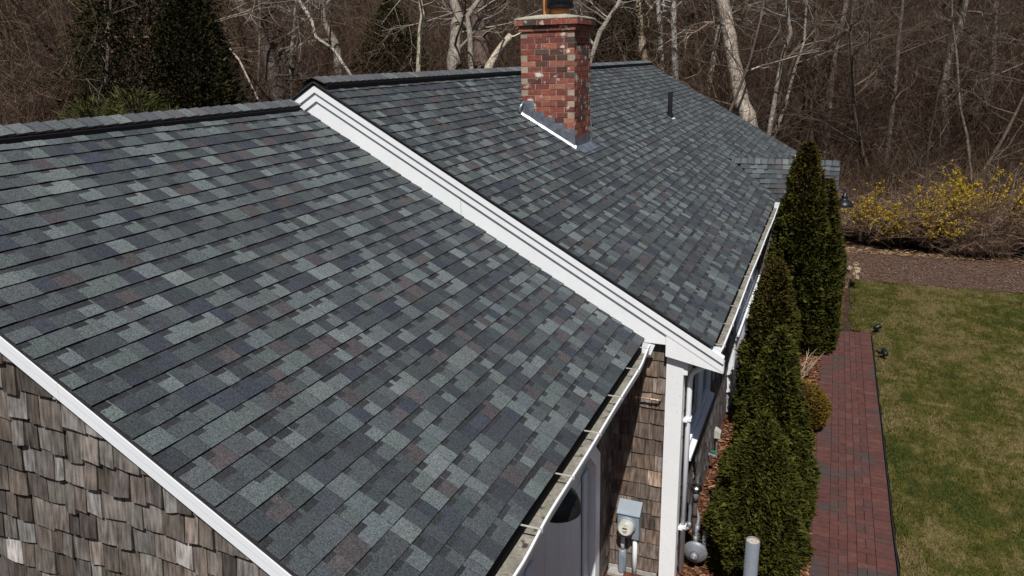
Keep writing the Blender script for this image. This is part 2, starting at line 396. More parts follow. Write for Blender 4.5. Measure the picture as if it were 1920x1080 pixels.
def ridge_caps(name, p0, p1, zoff, E, half, tl, tr, parent, smoothcol=True):
    """arched cap shingles over a vent; tl/tr = slopes either side (dz per unit across)"""
    mb = MB(); p0, p1 = Vector(p0), Vector(p1); ax = (p1-p0).normalized(); W = (p1-p0).length
    side = Vector((ax.y, -ax.x, 0)).normalized(); k = int(W/E)+1
    for i in range(k):
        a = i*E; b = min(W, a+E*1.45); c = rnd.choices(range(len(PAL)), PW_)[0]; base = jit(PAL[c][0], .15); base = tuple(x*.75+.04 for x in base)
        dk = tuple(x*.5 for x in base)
        def ring(t, h):
            out = []
            for u_ in (-1, -.75, -.4, 0, .4, .75, 1):
                d = abs(u_)*half; sl = tr if u_ > 0 else tl
                z = zoff+h-d*sl+.018*(1-abs(u_))**0.0*(-.6*max(0, .35-abs(u_)))
                out.append(p0+ax*t+side*(u_*half)+Vector((0, 0, z)))
            return out
        # near end of each cap is the exposed, higher one
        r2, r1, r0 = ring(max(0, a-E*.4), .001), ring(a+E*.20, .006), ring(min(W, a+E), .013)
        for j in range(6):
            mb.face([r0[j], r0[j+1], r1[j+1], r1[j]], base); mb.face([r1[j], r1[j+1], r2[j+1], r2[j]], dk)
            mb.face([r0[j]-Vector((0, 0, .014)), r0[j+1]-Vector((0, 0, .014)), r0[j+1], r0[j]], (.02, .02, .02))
        for j in (0, 6):
            dz = Vector((0, 0, .010)); mb.face([r0[j]-dz, r0[j], r2[j], r2[j]-dz], (.02, .02, .022))
    return mb.build(name, 'shingle', parent)

# --- main roof
E_SH = .1265
mr = shingle_roof('main_roof', (0, 0.0, APZ), (0, YF, APZ), (XE, 0.0, zmain(XE)), (XE, YF, zmain(XE)), E_SH, house, ext0=.012)
bk = shingle_roof('back_roof_slope', (0, 0.0, APZ), (0, YF, APZ), (-XE, 0.0, zmain(XE)), (-XE, YF, zmain(XE)), E_SH*2, house, ext0=.012, wmin=.12)
roof_deck('roof_deck', (0, 0.004, APZ), (0, YF, APZ), (XE-.012, 0.004, zmain(XE-.012)), (XE-.012, YF, zmain(XE-.012)), mr)
roof_deck('roof_deck', (0, 0.004, APZ), (0, YF, APZ), (-XE+.012, 0.004, zmain(XE-.012)), (-XE+.012, YF, zmain(XE-.012)), bk)
def vent(p0, p1, hw, ztop, sl, parent):
    p0, p1 = Vector(p0), Vector(p1); mb = MB()
    for s_ in (-1, 1):
        poly = [p0, p0+Vector((s_*hw, 0, .004-hw*TH)), p0+Vector((s_*hw, 0, ztop-hw*sl)), p0+Vector((0, 0, ztop))]
        mb.prism(poly if s_ > 0 else poly[::-1], p1-p0)
    return mb.build('ridge_vent', 'black', parent)
ridge_caps('ridge_cap', (0, -.02, APZ), (0, YF+.02, APZ), .046, .118, .140, .42, .42, mr)
vent((0, .02, APZ), (0, YF-.03, APZ), .150, .036, .43, mr)
e = MB(); e.prism([(-.14, 0, APZ+.04-.14*TH), (0, 0, APZ+.03), (.14, 0, APZ+.04-.14*TH), (.145, 0, APZ+.004-.145*TH), (0, 0, APZ+.002), (-.145, 0, APZ+.004-.145*TH)], (0, .02, 0)); e.build('vent_end_cap', 'black', mr)

# --- garage roof
gr = shingle_roof('garage_roof', (XR, YN, G_Z), (XR, .06, G_Z), (XL, YN, G_EAVE), (XL, .06, G_EAVE), E_SH, house)
gb = shingle_roof('back_garage_slope', (XR, YN, G_Z), (XR, .06, G_Z), (XR-GW, YN, G_EAVE), (XR-GW, .06, G_EAVE), E_SH*2, house, wmin=.12)
for s_, par in ((1, gr), (-1, gb)):
    roof_deck('roof_deck', (XR, YN+.012, G_Z), (XR, .05, G_Z), (XR+s_*(GW-.012), YN+.012, G_Z-(GW-.012)*TH), (XR+s_*(GW-.012), .05, G_Z-(GW-.012)*TH), par)
ridge_caps('ridge_cap', (XR, YN-.01, G_Z), (XR, -.01, G_Z), .030, .130, .135, .42, .42, gr)
vent((XR, YN, G_Z), (XR, -.07, G_Z), .147, .020, .43, gr)

# --- entry porch roof (cross gable near the far end)
EY, EZ, ES, EXN, EXF, EH = 8.32, 3.095, .655, 2.55, 4.872, 1.17
def in_main(p): return p.x > XE+.25 or p.z > zmain(p.x)-.01
er = shingle_roof('porch_roof', (EXN, EY, EZ), (EXF, EY, EZ), (EXN, EY-EH, EZ-EH*ES), (EXF, EY-EH, EZ-EH*ES), .126, house, clip=in_main)
shingle_roof('back_porch_slope', (EXN, EY, EZ), (EXF, EY, EZ), (EXN, EY+EH, EZ-EH*ES), (EXF, EY+EH, EZ-EH*ES), .126, er, clip=in_main)
e = MB()
for s_ in (-1, 1):
    e.prism([(3.3, EY, EZ-.008), (3.3, EY+s_*EH, EZ-EH*ES-.008), (3.3, EY+s_*EH, EZ-EH*ES-.04), (3.3, EY, EZ-.04)], (EXF-.01-3.3, 0, 0))
e.build('porch_deck', 'deck', er)
ridge_caps('porch_ridge_cap', (EXF, EY, EZ), (2.98, EY, EZ), .012, .12, .125, ES, ES, er)
e = MB(); e.prism([(2.92, EY-.05, EZ+.03), (3.02, EY-.10, EZ+.01), (3.0, EY+.06, EZ+.0), (2.9, EY+.04, EZ+.06)], (.01, 0, .012)); e.build('ridge_end_flashing', 'lead', er)
e = MB()
for s_ in (-1, 1):
    e.prism([(EXF-.03, EY, EZ-.045), (EXF-.03, EY+s_*EH, EZ-EH*ES-.045), (EXF-.03, EY+s_*EH, EZ-EH*ES-.2), (EXF-.03, EY, EZ-.2)], (.022, 0, 0))
e.build('porch_rake_board', 'white', er)

# --- rake boards of the main gable, three stepped layers
def gable_board(mb, y0, y1, o0, o1, x1, zmin=None, apex=True):
    for s_ in (-1, 1):
        a = [(0, y0, APZ-o0), (s_*x1, y0, APZ-o0-x1*TH), (s_*x1, y0, APZ-o1-x1*TH), (0, y0, APZ-o1)]
        mb.prism(a if s_ > 0 else a[::-1], (0, y1-y0, 0))
rk = MB(); gable_board(rk, 0, .06, .036, .094, 4.0); rk.build('rake_crown', 'white', house)
rk = MB(); gable_board(rk, .017, .10, .094, .178, 4.0); rk.build('rake_board', 'white', house)
rk = MB()
for s_ in (-1, 1):
    def zb(x, o): return APZ-o-x*TH
    xk = 3.49; zc = 2.508; xz = (APZ-.40-zc)/TH
    xj = 1.52
    for q in ([(0, .035, zb(0, .178)), (s_*xj, .035, zb(xj, .178)), (s_*(xj-.004), .035, zb(xj-.004, .40)), (0, .035, zb(0, .40))],
              [(s_*(xj+.0035), .0365, zb(xj+.0035, .178)), (s_*xk, .0365, zb(xk, .178)), (s_*xk, .0365, zc), (s_*xz, .0365, zc), (s_*xj, .0365, zb(xj, .40))]):
        rk.prism(q if s_ > 0 else q[::-1], (0, .040, 0))
rk.build('frieze_board', 'white', house)
for s_ in (-1, 1):
    rk = MB(); q = [(s_*3.494, .0215, zb(3.494, .179)), (s_*4.0, .0215, zb(4.0, .179)), (s_*4.0, .0215, 2.306), (s_*3.494, .0215, 2.405)]
    rk.prism(q if s_ > 0 else q[::-1], (0, .075, 0)); rk.build('eave_return', 'white', house)
rk = MB(); rk.box(3.64, 3.86, .12, YF-.1, 2.36, 2.375); rk.build('soffit', 'white', house)
rk = MB(); rk.box(3.862, 3.885, .12, YF-.2, 2.345, 2.54); rk.build('eave_fascia', 'white', house)
rk = MB(); gable_board(rk, YF-.06, YF-.01, .036, .178, 3.9); rk.build('far_rake_board', 'white', house)
# garage rake boards (near gable) with a scarf joint
for nm, y0, y1, o0, o1 in (('garage_rake_crown', YN+.006, YN+.05, .034, .076), ('garage_rake_board', YN+.011, YN+.06, .076, .135)):
    rk = MB()
    for s_ in (-1, 1):
        for xa, xb in ((0, 1.432-XR), (1.4335-XR, GW+.08)):
            sx = .012 if o0 < .05 else 0
            xa2, xb2 = (xa+sx if xa else 0), (xb+sx if xb < 2 else xb)
            q = [(XR+s_*xa2, y0, G_Z-o0-xa2*TH), (XR+s_*xb2, y0, G_Z-o0-xb2*TH), (XR+s_*xb2, y0, G_Z-o1-xb2*TH), (XR+s_*xa2, y0, G_Z-o1-xa2*TH)]
            rk.prism(q if s_ > 0 else q[::-1], (0, y1-y0, 0))
    rk.build(nm, 'whiteclean', house)
rk = MB(); rk.box(2.99, 3.26, YN+.07, .06, 2.36, 2.375); rk.build('garage_soffit', 'white', house)
rk = MB(); rk.box(3.262, 3.285, YN+.07, .06, 2.35, 2.515); rk.build('garage_fascia', 'white', house)

# --- cedar shingle walls
CED = [(.114, .100, .089), (.088, .075, .066), (.060, .050, .043), (.175, .163, .150), (.082, .066, .054), (.138, .123, .110), (.104, .086, .072)]
def cedar_wall(name, o, u_, n_, width, z0, z1, E, parent, lim=None, pal=CED, wr=(.075, .17), pale=.10, slip=.03, tint=(1, 1, 1), holes=(), thick=1.0):
    o, u_, n_ = Vector(o), Vector(u_), Vector(n_); mb = MB(); z = z0; Z = Vector((0, 0, 1))
    flip = u_.cross(Z).dot(n_) < 0
    while z < z1:
        a = -rnd.uniform(0, .1)
        dzr = rnd.uniform(-.003, .003)
        while a < width:
            w = rnd.uniform(*wr); a0, a1 = max(0, a), min(width, a+w)-.0035*thick; a += w
            if a1-a0 < .012: continue
            zt = z+E+.03; zb_ = z+dzr+rnd.uniform(-.003, .003)-(rnd.uniform(.008, .03) if rnd.random() < slip else 0)
            tl, tr = zt, zt
            if lim:
                tl, tr = min(zt, lim(a0)), min(zt, lim(a1))
                if tl < zb_+.004 and tr < zb_+.004: continue
                tl, tr = max(tl, zb_+.002), max(tr, zb_+.002)
            if any(h0 < (a0+a1)/2 < h1 and k0 < z+E/2 < k1 for h0, h1, k0, k1 in holes): continue
            c = jit(rnd.choice(pal), .22); c = tuple(x*t for x, t in zip(c, tint))
            if rnd.random() < pale: k_ = rnd.uniform(1.35, 2.0); c = tuple(min(.5, x*k_) for x in c)
            tb = rnd.uniform(.010, .017)*thick; sk = rnd.uniform(-.003, .003)*thick**1.5; cup = rnd.uniform(-.003, .006)
            def Q(aa, zz, d): return o+u_*aa+n_*d+Z*(zz-o.z)
            am = (a0+a1)/2
            B0, Bm, B1 = Q(a0, zb_+sk, tb+cup*.0), Q(am, zb_, tb+cup), Q(a1, zb_-sk, tb)
            ft = .004; T0, Tm, T1 = Q(a0, tl, ft), Q(am, (tl+tr)/2, ft), Q(a1, tr, ft)
            K0, Km, K1 = Q(a0, zb_+sk, 0), Q(am, zb_, 0), Q(a1, zb_-sk, 0); H0, H1 = Q(a0, tl, 0), Q(a1, tr, 0)
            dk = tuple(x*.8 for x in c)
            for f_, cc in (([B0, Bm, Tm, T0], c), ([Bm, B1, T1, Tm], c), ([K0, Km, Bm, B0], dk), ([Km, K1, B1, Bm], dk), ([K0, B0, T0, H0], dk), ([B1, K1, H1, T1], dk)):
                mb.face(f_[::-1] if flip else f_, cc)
        z += E
    # building-paper backing
    return mb.build(name, 'cedar', parent)
def backing(name, x0, x1, y0, y1, z0, poly=None, parent=house):
    pass
YGW = YN+.075                                        # near gable wall plane
w1 = cedar_wall('garage_gable_wall', (-XW, YGW, .05), (1, 0, 0), (0, -1, 0), XW+XW2, .05, G_Z, .155, house, lim=lambda a: G_Z-.06-abs(a-XW-XR)*TH, pale=.14, slip=.13, wr=(.07, .165), thick=2.2)
e = MB(); e.prism([(-XW, YGW+.002, 0), (XW2, YGW+.002, 0), (XW2, YGW+.002, G_Z-.06-(XW2-XR)*TH), (XR, YGW+.002, G_Z-.06), (-XW, YGW+.002, G_Z-.06-(XW+XR)*TH)], (0, .1, 0)); e.build('wall_sheathing', 'deck', w1)
BROWN = [(0.146, 0.1132, 0.0918), (0.123, 0.0943, 0.0763), (0.1763, 0.1435, 0.1205), (0.1025, 0.0787, 0.064), (0.1378, 0.1, 0.0754)]
w2 = cedar_wall('main_gable_wall', (XW2, .115, .10), (1, 0, 0), (0, -1, 0), .53, .06, 2.55, .162, house, pal=BROWN, wr=(.09, .24), pale=.05, slip=.0, thick=1.3)
e = MB(); e.box(-XW+.02, XW-.02, .117, .2, 0, 2.5); e.prism([(-3.6, .117, 2.5), (3.6, .117, 2.5), (0, .117, APZ-.1)], (0, .05, 0)); e.build('wall_sheathing', 'deck', w2)
e = MB(); e.box(XW2-.0, XW-.16, .09, .12, 0, .045); e.build('foundation_ledge', 'foundation', w2)
e = MB(); e.box(XW2+.02, 3.16, -.02, .085, -.01, .03); e.build('meter_pad', 'foundation', w2)
w3 = cedar_wall('main_side_wall', (XW, .14, .08), (0, 1, 0), (1, 0, 0), YF-.3, .08, 2.36, .133, house, pal=[(.14, .125, .115), (.115, .102, .094), (.17, .155, .142), (.095, .08, .072)], pale=.10, slip=.08,
                holes=((.36-.14, 1.80-.14, 1.2, 2.36), (3.86-.14, 7.4-.14, .36, 2.36)))
e = MB(); e.box(XW-.1, XW-.002, .12, YF-.15, 0, 2.40); e.build('wall_sheathing', 'deck', w3)
w4 = cedar_wall('garage_side_wall', (XW2, YGW, .08), (0, 1, 0), (1, 0, 0), .115-YGW, .08, 2.36, .133, house, pal=[(.115, .095, .082), (.09, .075, .066), (.14, .115, .10)], pale=.04, slip=.0,
                holes=((.42, 3.62, 0, 2.15),))
e = MB(); e.box(XW2-.1, XW2-.002, YGW+.1, -3.42, 0, 2.40); e.box(XW2-.1, XW2-.002, -.46, .115, 0, 2.40); e.box(XW2-.1, XW2-.002, -3.42, -.46, 2.05, 2.40); e.build('wall_sheathing', 'deck', w4)
e = MB(); e.box(-XW, -XW+.1, .12, YF-.15, 0, 2.4); e.box(-XW, XW, YF-.16, YF-.12, 0, 2.4); e.prism([(-3.6, YF-.16, 2.4), (3.6, YF-.16, 2.4), (0, YF-.16, APZ-.1)], (0, .04, 0)); e.box(-XW, -XW+.1, YGW+.1, .1, 0, 2.4); e.build('back_walls', 'cedar', house)
# corner board, L shaped
cb = MB(); cb.box(3.497, 3.650, .078, .117, .0, 2.40); cb.box(3.634, 3.650, .118, .20, .0, 2.345); cb.box(3.650, 3.685, .085, .22, 2.22, 2.345); cb.build('corner_board', 'white', house)

# --- garage door with clipped corners
gd = MB(); DX = XW2-.06; y0d, y1d, zt = -3.42, -.48, 2.0; ch = .52
gd.prism([(DX, y0d, 0), (DX, y1d, 0), (DX, y1d, zt-ch), (DX, y1d-ch, zt), (DX, y0d+ch, zt), (DX, y0d, zt-ch)], (-.03, 0, 0))
door = gd.build('garage_door', 'door', house)
e = MB()
for yy in np.arange(y0d+.12, y1d-.05, .31): e.box(DX+.001, DX+.006, yy-.153, yy+.153, .12, zt-.12 if y0d+ch < yy < y1d-ch else zt-ch-.06)
e.build('door_planks', 'door', door)
e = MB()
for yy in (y1d-.10, (y0d+y1d)/2, y0d+.10): e.box(DX+.011, DX+.026, yy-.07, yy+.07, .02, zt-ch-.02)
for zz in (.1,): e.box(DX+.012, DX+.024, y0d+.03, y1d-.03, zz-.06, zz+.06)
e.build('door_rails', 'door', door)
cs = MB(); o_ = .13; x0c, x1c = DX-.02, XW2+.028
inn = [(y1d, 0), (y1d, zt-ch), (y1d-ch, zt), (y0d+ch, zt), (y0d, zt-ch), (y0d, 0)]
out = [(y1d+o_, 0), (y1d+o_, zt-ch+.06), (y1d-ch+.06, zt+o_), (y0d+ch-.06, zt+o_), (y0d-o_, zt-ch+.06), (y0d-o_, 0)]
for i in range(5):
    cs.prism([(x0c, *inn[i]), (x0c, *out[i]), (x0c, *out[i+1]), (x0c, *inn[i+1])], (x1c-x0c, 0, 0))
cs.build('door_casing', 'whiteclean', house)

# --- gutters
def gutter(name, xb, xf, y0, y1, zb, zl, straps, parent, xfun=lambda y: 0, step=.25):
    mb = MB(); ysx = list(np.arange(y0, y1, step))+[y1]; inner = MB(); lip = MB()
    prof_in = [(xb, zl+.012), (xb, zb), (xf-.028, zb), (xf-.008, zb+.03), (xf-.008, zl-.004)]
    prof_out = [(xf+.004, zl-.006), (xf-.006, zb+.02), (xf-.03, zb-.012), (xb-.001, zb-.012)]
    def ext(m_, prof):
        for ya, yb in zip(ysx[:-1], ysx[1:]):
            for (xa, za), (xc, zc_) in zip(prof[:-1], prof[1:]):
                da, db = xfun(ya), xfun(yb); k = lambda x: (x-xb)/(xf-xb)
                m_.face([(xa+da*k(xa), ya, za), (xc+da*k(xc), ya, zc_), (xc+db*k(xc), yb, zc_), (xa+db*k(xa), yb, za)])
    ext(inner, prof_in); ext(mb, prof_out)
    for ya, yb in zip(ysx[:-1], ysx[1:]):
        da, db = xfun(ya), xfun(yb); a, b = xf-.006, xf+.007
        lip.hexa([(a+da, ya, zl-.010), (b+da, ya, zl-.010), (b+db, yb, zl-.010), (a+db, yb, zl-.010), (a+da, ya, zl+.004), (b+da, ya, zl+.004), (b+db, yb, zl+.004), (a+db, yb, zl+.004)])
    for ya in (y0, y1): lip.prism([(xb, ya-.001, zl+.01), (xb, ya-.001, zb-.012), (xf-.03, ya-.001, zb-.012), (xf+.005, ya-.001, zl-.002)], (0, .002, 0))
    g = mb.build(name, 'whiteclean', parent, smooth=False); de = MB(); de.box(xb+.001, xb+.004, y0, y1, zb+.004, zl+.03); de.build('fascia_shade_strip', 'black', g); inner.build('trough_lining', 'gutter', g); lip.build('gutter_lip', 'whiteclean', g)  # shade on the fascia behind the trough, painted as a black strip
    for ys_ in straps:
        st = MB(); d = xfun(ys_); st.box(xb-.01, xf+d+.016, ys_-.0055, ys_+.0055, zl+.005, zl+.009)
        st.hexa([(xf+d+.011, ys_-.0055, zl-.012), (xf+d+.016, ys_-.0055, zl-.012), (xf+d+.016, ys_+.0055, zl-.012), (xf+d+.011, ys_+.0055, zl-.012), (xf+d+.011, ys_-.0055, zl+.005), (xf+d+.016, ys_-.0055, zl+.005), (xf+d+.016, ys_+.0055, zl+.005), (xf+d+.011, ys_+.0055, zl+.005)])
        st.build('gutter_strap', 'strap', g)
    return g
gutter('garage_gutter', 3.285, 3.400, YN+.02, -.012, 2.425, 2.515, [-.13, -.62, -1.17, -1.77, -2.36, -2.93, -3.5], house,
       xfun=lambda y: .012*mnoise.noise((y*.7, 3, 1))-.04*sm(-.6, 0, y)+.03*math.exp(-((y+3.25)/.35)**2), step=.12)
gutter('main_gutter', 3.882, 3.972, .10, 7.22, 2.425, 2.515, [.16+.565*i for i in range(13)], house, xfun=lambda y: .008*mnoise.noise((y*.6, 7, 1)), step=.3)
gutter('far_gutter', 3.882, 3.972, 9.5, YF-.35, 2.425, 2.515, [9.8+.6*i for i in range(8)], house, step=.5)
# downspout
def rect_pipe(mb, pts, a, b, up=Vector((0, 1, 0))):
    for p, q in zip(pts[:-1], pts[1:]):
        p, q = Vector(p), Vector(q); d = (q-p).normalized(); s_ = up; t = d.cross(s_).normalized()
        mb.hexa([p-s_*a-t*b, p+s_*a-t*b, p+s_*a+t*b, p-s_*a+t*b, q-s_*a-t*b, q+s_*a-t*b, q+s_*a+t*b, q-s_*a+t*b])
ds = MB(); n_arc = 7
pts = [(3.93, .30, 2.45), (3.93, .30, 2.40)]
pts += [(3.93-.10*(1-math.cos(t)), .30, 2.33-.07*math.sin(t)) for t in np.linspace(.3, 1.4, 4)]
pts += [(3.77, .29, 2.215), (3.735, .285, 2.195), (3.712, .28, 2.16), (3.705, .275, 2.10), (3.705, .275, .02)]
ds.tube([(p[0]-.02, p[1]-.03, p[2]) for p in pts], .026, 12)
dso = ds.build('downspout', 'whiteclean', house, smooth=True)
for zz in (1.72, .56):
    e = MB(); e.box(3.655, 3.716, .212, .278, zz-.016, zz+.016); e.box(3.640, 3.69, .18, .2135, zz-.012, zz+.012); e.build('pipe_clip', 'whiteclean', dso)

# --- side window and white panelled section
def window(name, x, y0, y1, z0, z1, mulls, parent, cas=.055, sill=None):
    fr = MB(); f = .03
    fr.box(x-.02, x+f, y0, y0+cas, z0, z1); fr.box(x-.02, x+f, y1-cas, y1, z0, z1); fr.box(x-.02, x+f, y0+cas, y1-cas, z1-cas, z1); fr.box(x-.02, x+f, y0+cas, y1-cas, z0, z0+cas)
    for m_ in mulls: fr.box(x-.02, x+f-.006, m_-.035, m_+.035, z0+cas, z1-cas)
    w = fr.build(name, 'whiteclean', parent)
    p = MB(); p.box(x-.03, x-.012, y0+.02, y1-.02, z0+.02, z1-.02); p.build('pane', 'glass', w)
    s_ = MB(); ed_ = [y0+cas]+list(mulls)+[y1-cas]
    for i in range(len(ed_)-1):
        a, b = ed_[i]+(.035 if i else 0), ed_[i+1]-(.035 if i < len(ed_)-2 else 0); t = .035
        s_.box(x-.012, x+.008, a, a+t, z0+cas, z1-cas); s_.box(x-.012, x+.008, b-t, b, z0+cas, z1-cas)
        s_.box(x-.012, x+.008, a+t, b-t, z0+cas, z0+cas+t); s_.box(x-.012, x+.008, a+t, b-t, z1-cas-t, z1-cas)
    s_.build('sash', 'whiteclean', w)
    if sill:
        e = MB(); e.prism([(x-.01, sill[0], z0-.002), (x+.075, sill[0], z0-.022), (x+.075, sill[0], z0-.052), (x-.01, sill[0], z0-.05)], (0, sill[1]-sill[0], 0)); e.build('sill', 'whiteclean', w)
    return w
window('side_window', XW+.012, .36, 1.80, 1.30, 2.33, (1.20,), house, sill=(.30, 1.86))
bayp = MB(); BX = 3.705; bayp.box(XW-.03, BX, 3.90, 7.35, .38, 1.24)
bay = bayp.build('panel_skirt', 'whiteclean', house)
e = MB()
for yy in np.arange(3.99, 7.3, .11): e.box(BX+.001, BX+.007, yy-.046, yy+.046, .43, 1.17)
e.build('bead_boards', 'whiteclean', bay)
e = MB(); e.box(BX+.001, BX+.02, 3.895, 7.35, 1.175, 1.24); e.build('panel_cap', 'whiteclean', bay)
e = MB(); e.box(XW-.02, BX-.03, 3.93, 7.32, .06, .375); e.build('panel_base', 'foundation', bay)
window('picture_window', BX-.02, 3.92, 7.32, 1.285, 2.34, (5.05, 6.2), house, cas=.07, sill=(3.90, 7.35))
wb = MB(); wb.box(BX+.03, BX+.14, 5.1, 6.5, 1.10, 1.215); wbo = wb.build('window_box', 'white', house)
e = MB()
for i in range(90):
    p = Vector((BX+.04+rnd.random()*.10, 5.15+rnd.random()*1.3, 1.21)); d = Vector((rnd.gauss(.1, .4), rnd.gauss(0, .4), 1)).normalized(); L_ = rnd.uniform(.05, .2)
    e.tube([p, p+d*L_*.5+Vector((0, 0, .01)), p+d*L_+Vector((rnd.gauss(0, .02), rnd.gauss(0, .02), 0))], [.004, .003, .002], 3, jit((.5, .45, .36), .3))
e.build('dried_stems', 'twig', wbo)

# --- chimney
CX0, CX1, CY0, CY1, CZT = .925, 1.650, 3.085, 3.765, 5.285
BR = [(.225, .062, .043), (.19, .054, .040), (.27, .092, .062), (.155, .050, .040), (.215, .072, .050), (.085, .056, .044), (.07, .054, .043), (.31, .13, .085), (.27, .17, .13), (.095, .040, .032)]
BRW = [16, 16, 13, 12, 12, 6, 4, 7, 2, 7]
def brick_ring(mb, x0, x1, y0, y1, z0, h, par, gap=.010, depth=.09, lift=0):
    L = .195; g = gap/2
    def run(a0, a1, mk, off):
        a = a0-off
        while a < a1-.005:
            s_, t = max(a, a0), min(a+L, a1)
            if t-s_ > .02: mk(s_+g, t-g)
            a += L
    def bx(xa, xb, ya, yb):
        j = rnd.uniform(-.0015, .0015); c = jit(rnd.choices(BR, BRW)[0], .16); mb.box(xa+j, xb+j, ya+j, yb+j, z0+g, z0+h-g, c)
    e0 = depth if par else 0; e1 = 0 if par else depth
    off = 0
    run(x0+e0, x1-e0, lambda a, b: bx(a, b, y0, y0+depth), off); run(x0+e0, x1-e0, lambda a, b: bx(a, b, y1-depth, y1), off)
    run(y0+e1, y1-e1, lambda a, b: bx(x0, x0+depth, a, b), off); run(y0+e1, y1-e1, lambda a, b: bx(x1-depth, x1, a, b), off)
cm = MB(); HB = .0705; z = 3.60; k = 0
while z < CZT-.02: brick_ring(cm, CX0, CX1, CY0, CY1, z, HB, k % 2); z += HB; k += 1
brick_ring(cm, CX0-.018, CX1+.018, CY0-.018, CY1+.018, z, HB, k % 2); z += HB
brick_ring(cm, CX0-.05, CX1+.05, CY0-.05, CY1+.05, z, HB*1.05, (k+1) % 2, gap=.008, depth=.1); z += HB*1.05
ZC = z
chim = cm.build('chimney', 'brick', house)
e = MB(); e.box(CX0+.005, CX1-.005, CY0+.005, CY1-.005, 3.5, ZC-.15); e.box(CX0-.011, CX1+.011, CY0-.011, CY1+.011, ZC-.145, ZC-.075); e.box(CX0-.044, CX1+.044, CY0-.044, CY1+.044, ZC-.07, ZC-.004); e.build('mortar_joints', 'mortar', chim)
e = MB()
rings = [(.052, .0), (.05, .014), (-.03, .035), (-.20, .062)]
prev = None
for o_, h_ in rings:
    r_ = [Vector((x, y_, ZC+h_)) for x, y_ in ((CX0-o_, CY0-o_), (CX1+o_, CY0-o_), (CX1+o_, CY1+o_), (CX0-o_, CY1+o_))]
    if prev:
        for i in range(4): e.face([prev[i], prev[(i+1) % 4], r_[(i+1) % 4], r_[i]])
    prev = r_
e.face(prev); e.build('chimney_crown', 'crown', chim)
e = MB(); e.lathe((1.17, 3.52, 0), [(.085, ZC), (.085, 6.02), (.072, 6.03), (.068, 5.9)], 24); e.build('flue', 'clay', chim, smooth=True)
e = MB(); e.lathe((1.365, 3.36, 0), [(.118, ZC), (.116, ZC+.085), (.10, ZC+.135), (.09, ZC+.14)], 24); e.build('flue', 'clay', chim, smooth=True)
e = MB(); c0 = (1.37, 3.36, 0); zc_ = ZC+.135
e.lathe(c0, [(.10, zc_), (.172, zc_), (.172, zc_+.035), (.15, zc_+.035)], 28)
for i in range(36):
    t = 2*math.pi*i/36
    for sg in (1, -1):
        e.tube([(c0[0]+.158*math.cos(t+sg*q*.28), c0[1]+.158*math.sin(t+sg*q*.28), zc_+.035+q*.21) for q in (0, .33, .66, 1)], .0045, 4)
e.lathe(c0, [(.2, zc_+.24), (.205, zc_+.26), (.1, zc_+.31), (.0, zc_+.325)], 28)
e.lathe(c0, [(.135, zc_+.02), (.13, zc_+.24)], 20)
e.build('chimney_cap', 'lamp', chim)
# lead flashing
e = MB(); yf = CY0-.004; ns = 5; dx = (CX1-CX0-.02)/ns
for i in range(ns):
    xa, xb = CX0+.035+i*dx-(.02 if i == 0 else 0), CX0+.035+(i+1)*dx
    if i == ns-1: xb = CX1+.004
    zt_ = 3.60+HB*math.floor((zmain(xa)+.205-3.60)/HB)+.004
    e.prism([(xa, yf, zmain(xa)-.02), (xb, yf, zmain(xb)-.02), (xb, yf, zt_), (xa, yf, zt_)], (0, -.004-.0006*i, 0))
e.build('step_flashing', 'lead', chim)
e = MB(); nseg = 16
for i in range(nseg):
    xa, xb = CX0+.0+i*(CX1-CX0+.03)/nseg, CX0+.0+(i+1)*(CX1-CX0+.03)/nseg
    w_ = .022+.008*mnoise.noise((i*.8, 0, 0)); h_ = .014
    e.face([(xa, CY0-.001, zmain(xa)+.052), (xa, CY0-w_-.012, zmain(xa)+h_), (xb, CY0-w_-.012, zmain(xb)+h_), (xb, CY0-.001, zmain(xb)+.052)])
e.build('base_flashing', 'bright', chim)
e = MB(); e.tube([(CX0-.015, CY0-.035, zmain(CX0)+.03), (CX0-.005, CY0-.03, zmain(CX0)+.10), (CX0+.03, CY0-.012, zmain(CX0)+.16)], [.022, .026, .012], 8); e.build('flashing_fold', 'lead', chim, smooth=True)
e = MB(); xf_ = CX1+.004
e.prism([(xf_, CY0-.01, zmain(xf_)-.02), (xf_, CY1+.012, zmain(xf_)-.02), (xf_, CY1+.012, zmain(xf_)+.135), (xf_, CY0-.01, zmain(xf_)+.135)], (.004, 0, 0))
e.prism([(xf_, CY0-.02, zmain(xf_)+.020), (xf_+.13, CY0+.005, zmain(xf_+.13)+.018), (xf_+.125, CY1+.04, zmain(xf_+.125)+.018), (xf_, CY1+.02, zmain(xf_)+.020)], (.002, 0, .004))
e.build('apron_flashing', 'lead', chim)
e = MB(); e.tube([(CX1+.012, CY1+.004, zmain(CX1)), (CX1+.012, CY1+.006, zmain(CX1)+.2), (CX1+.0, CY1+.006, zmain(CX1)+.33)], [.016, .014, .008], 6); e.build('side_flashing', 'lead', chim)

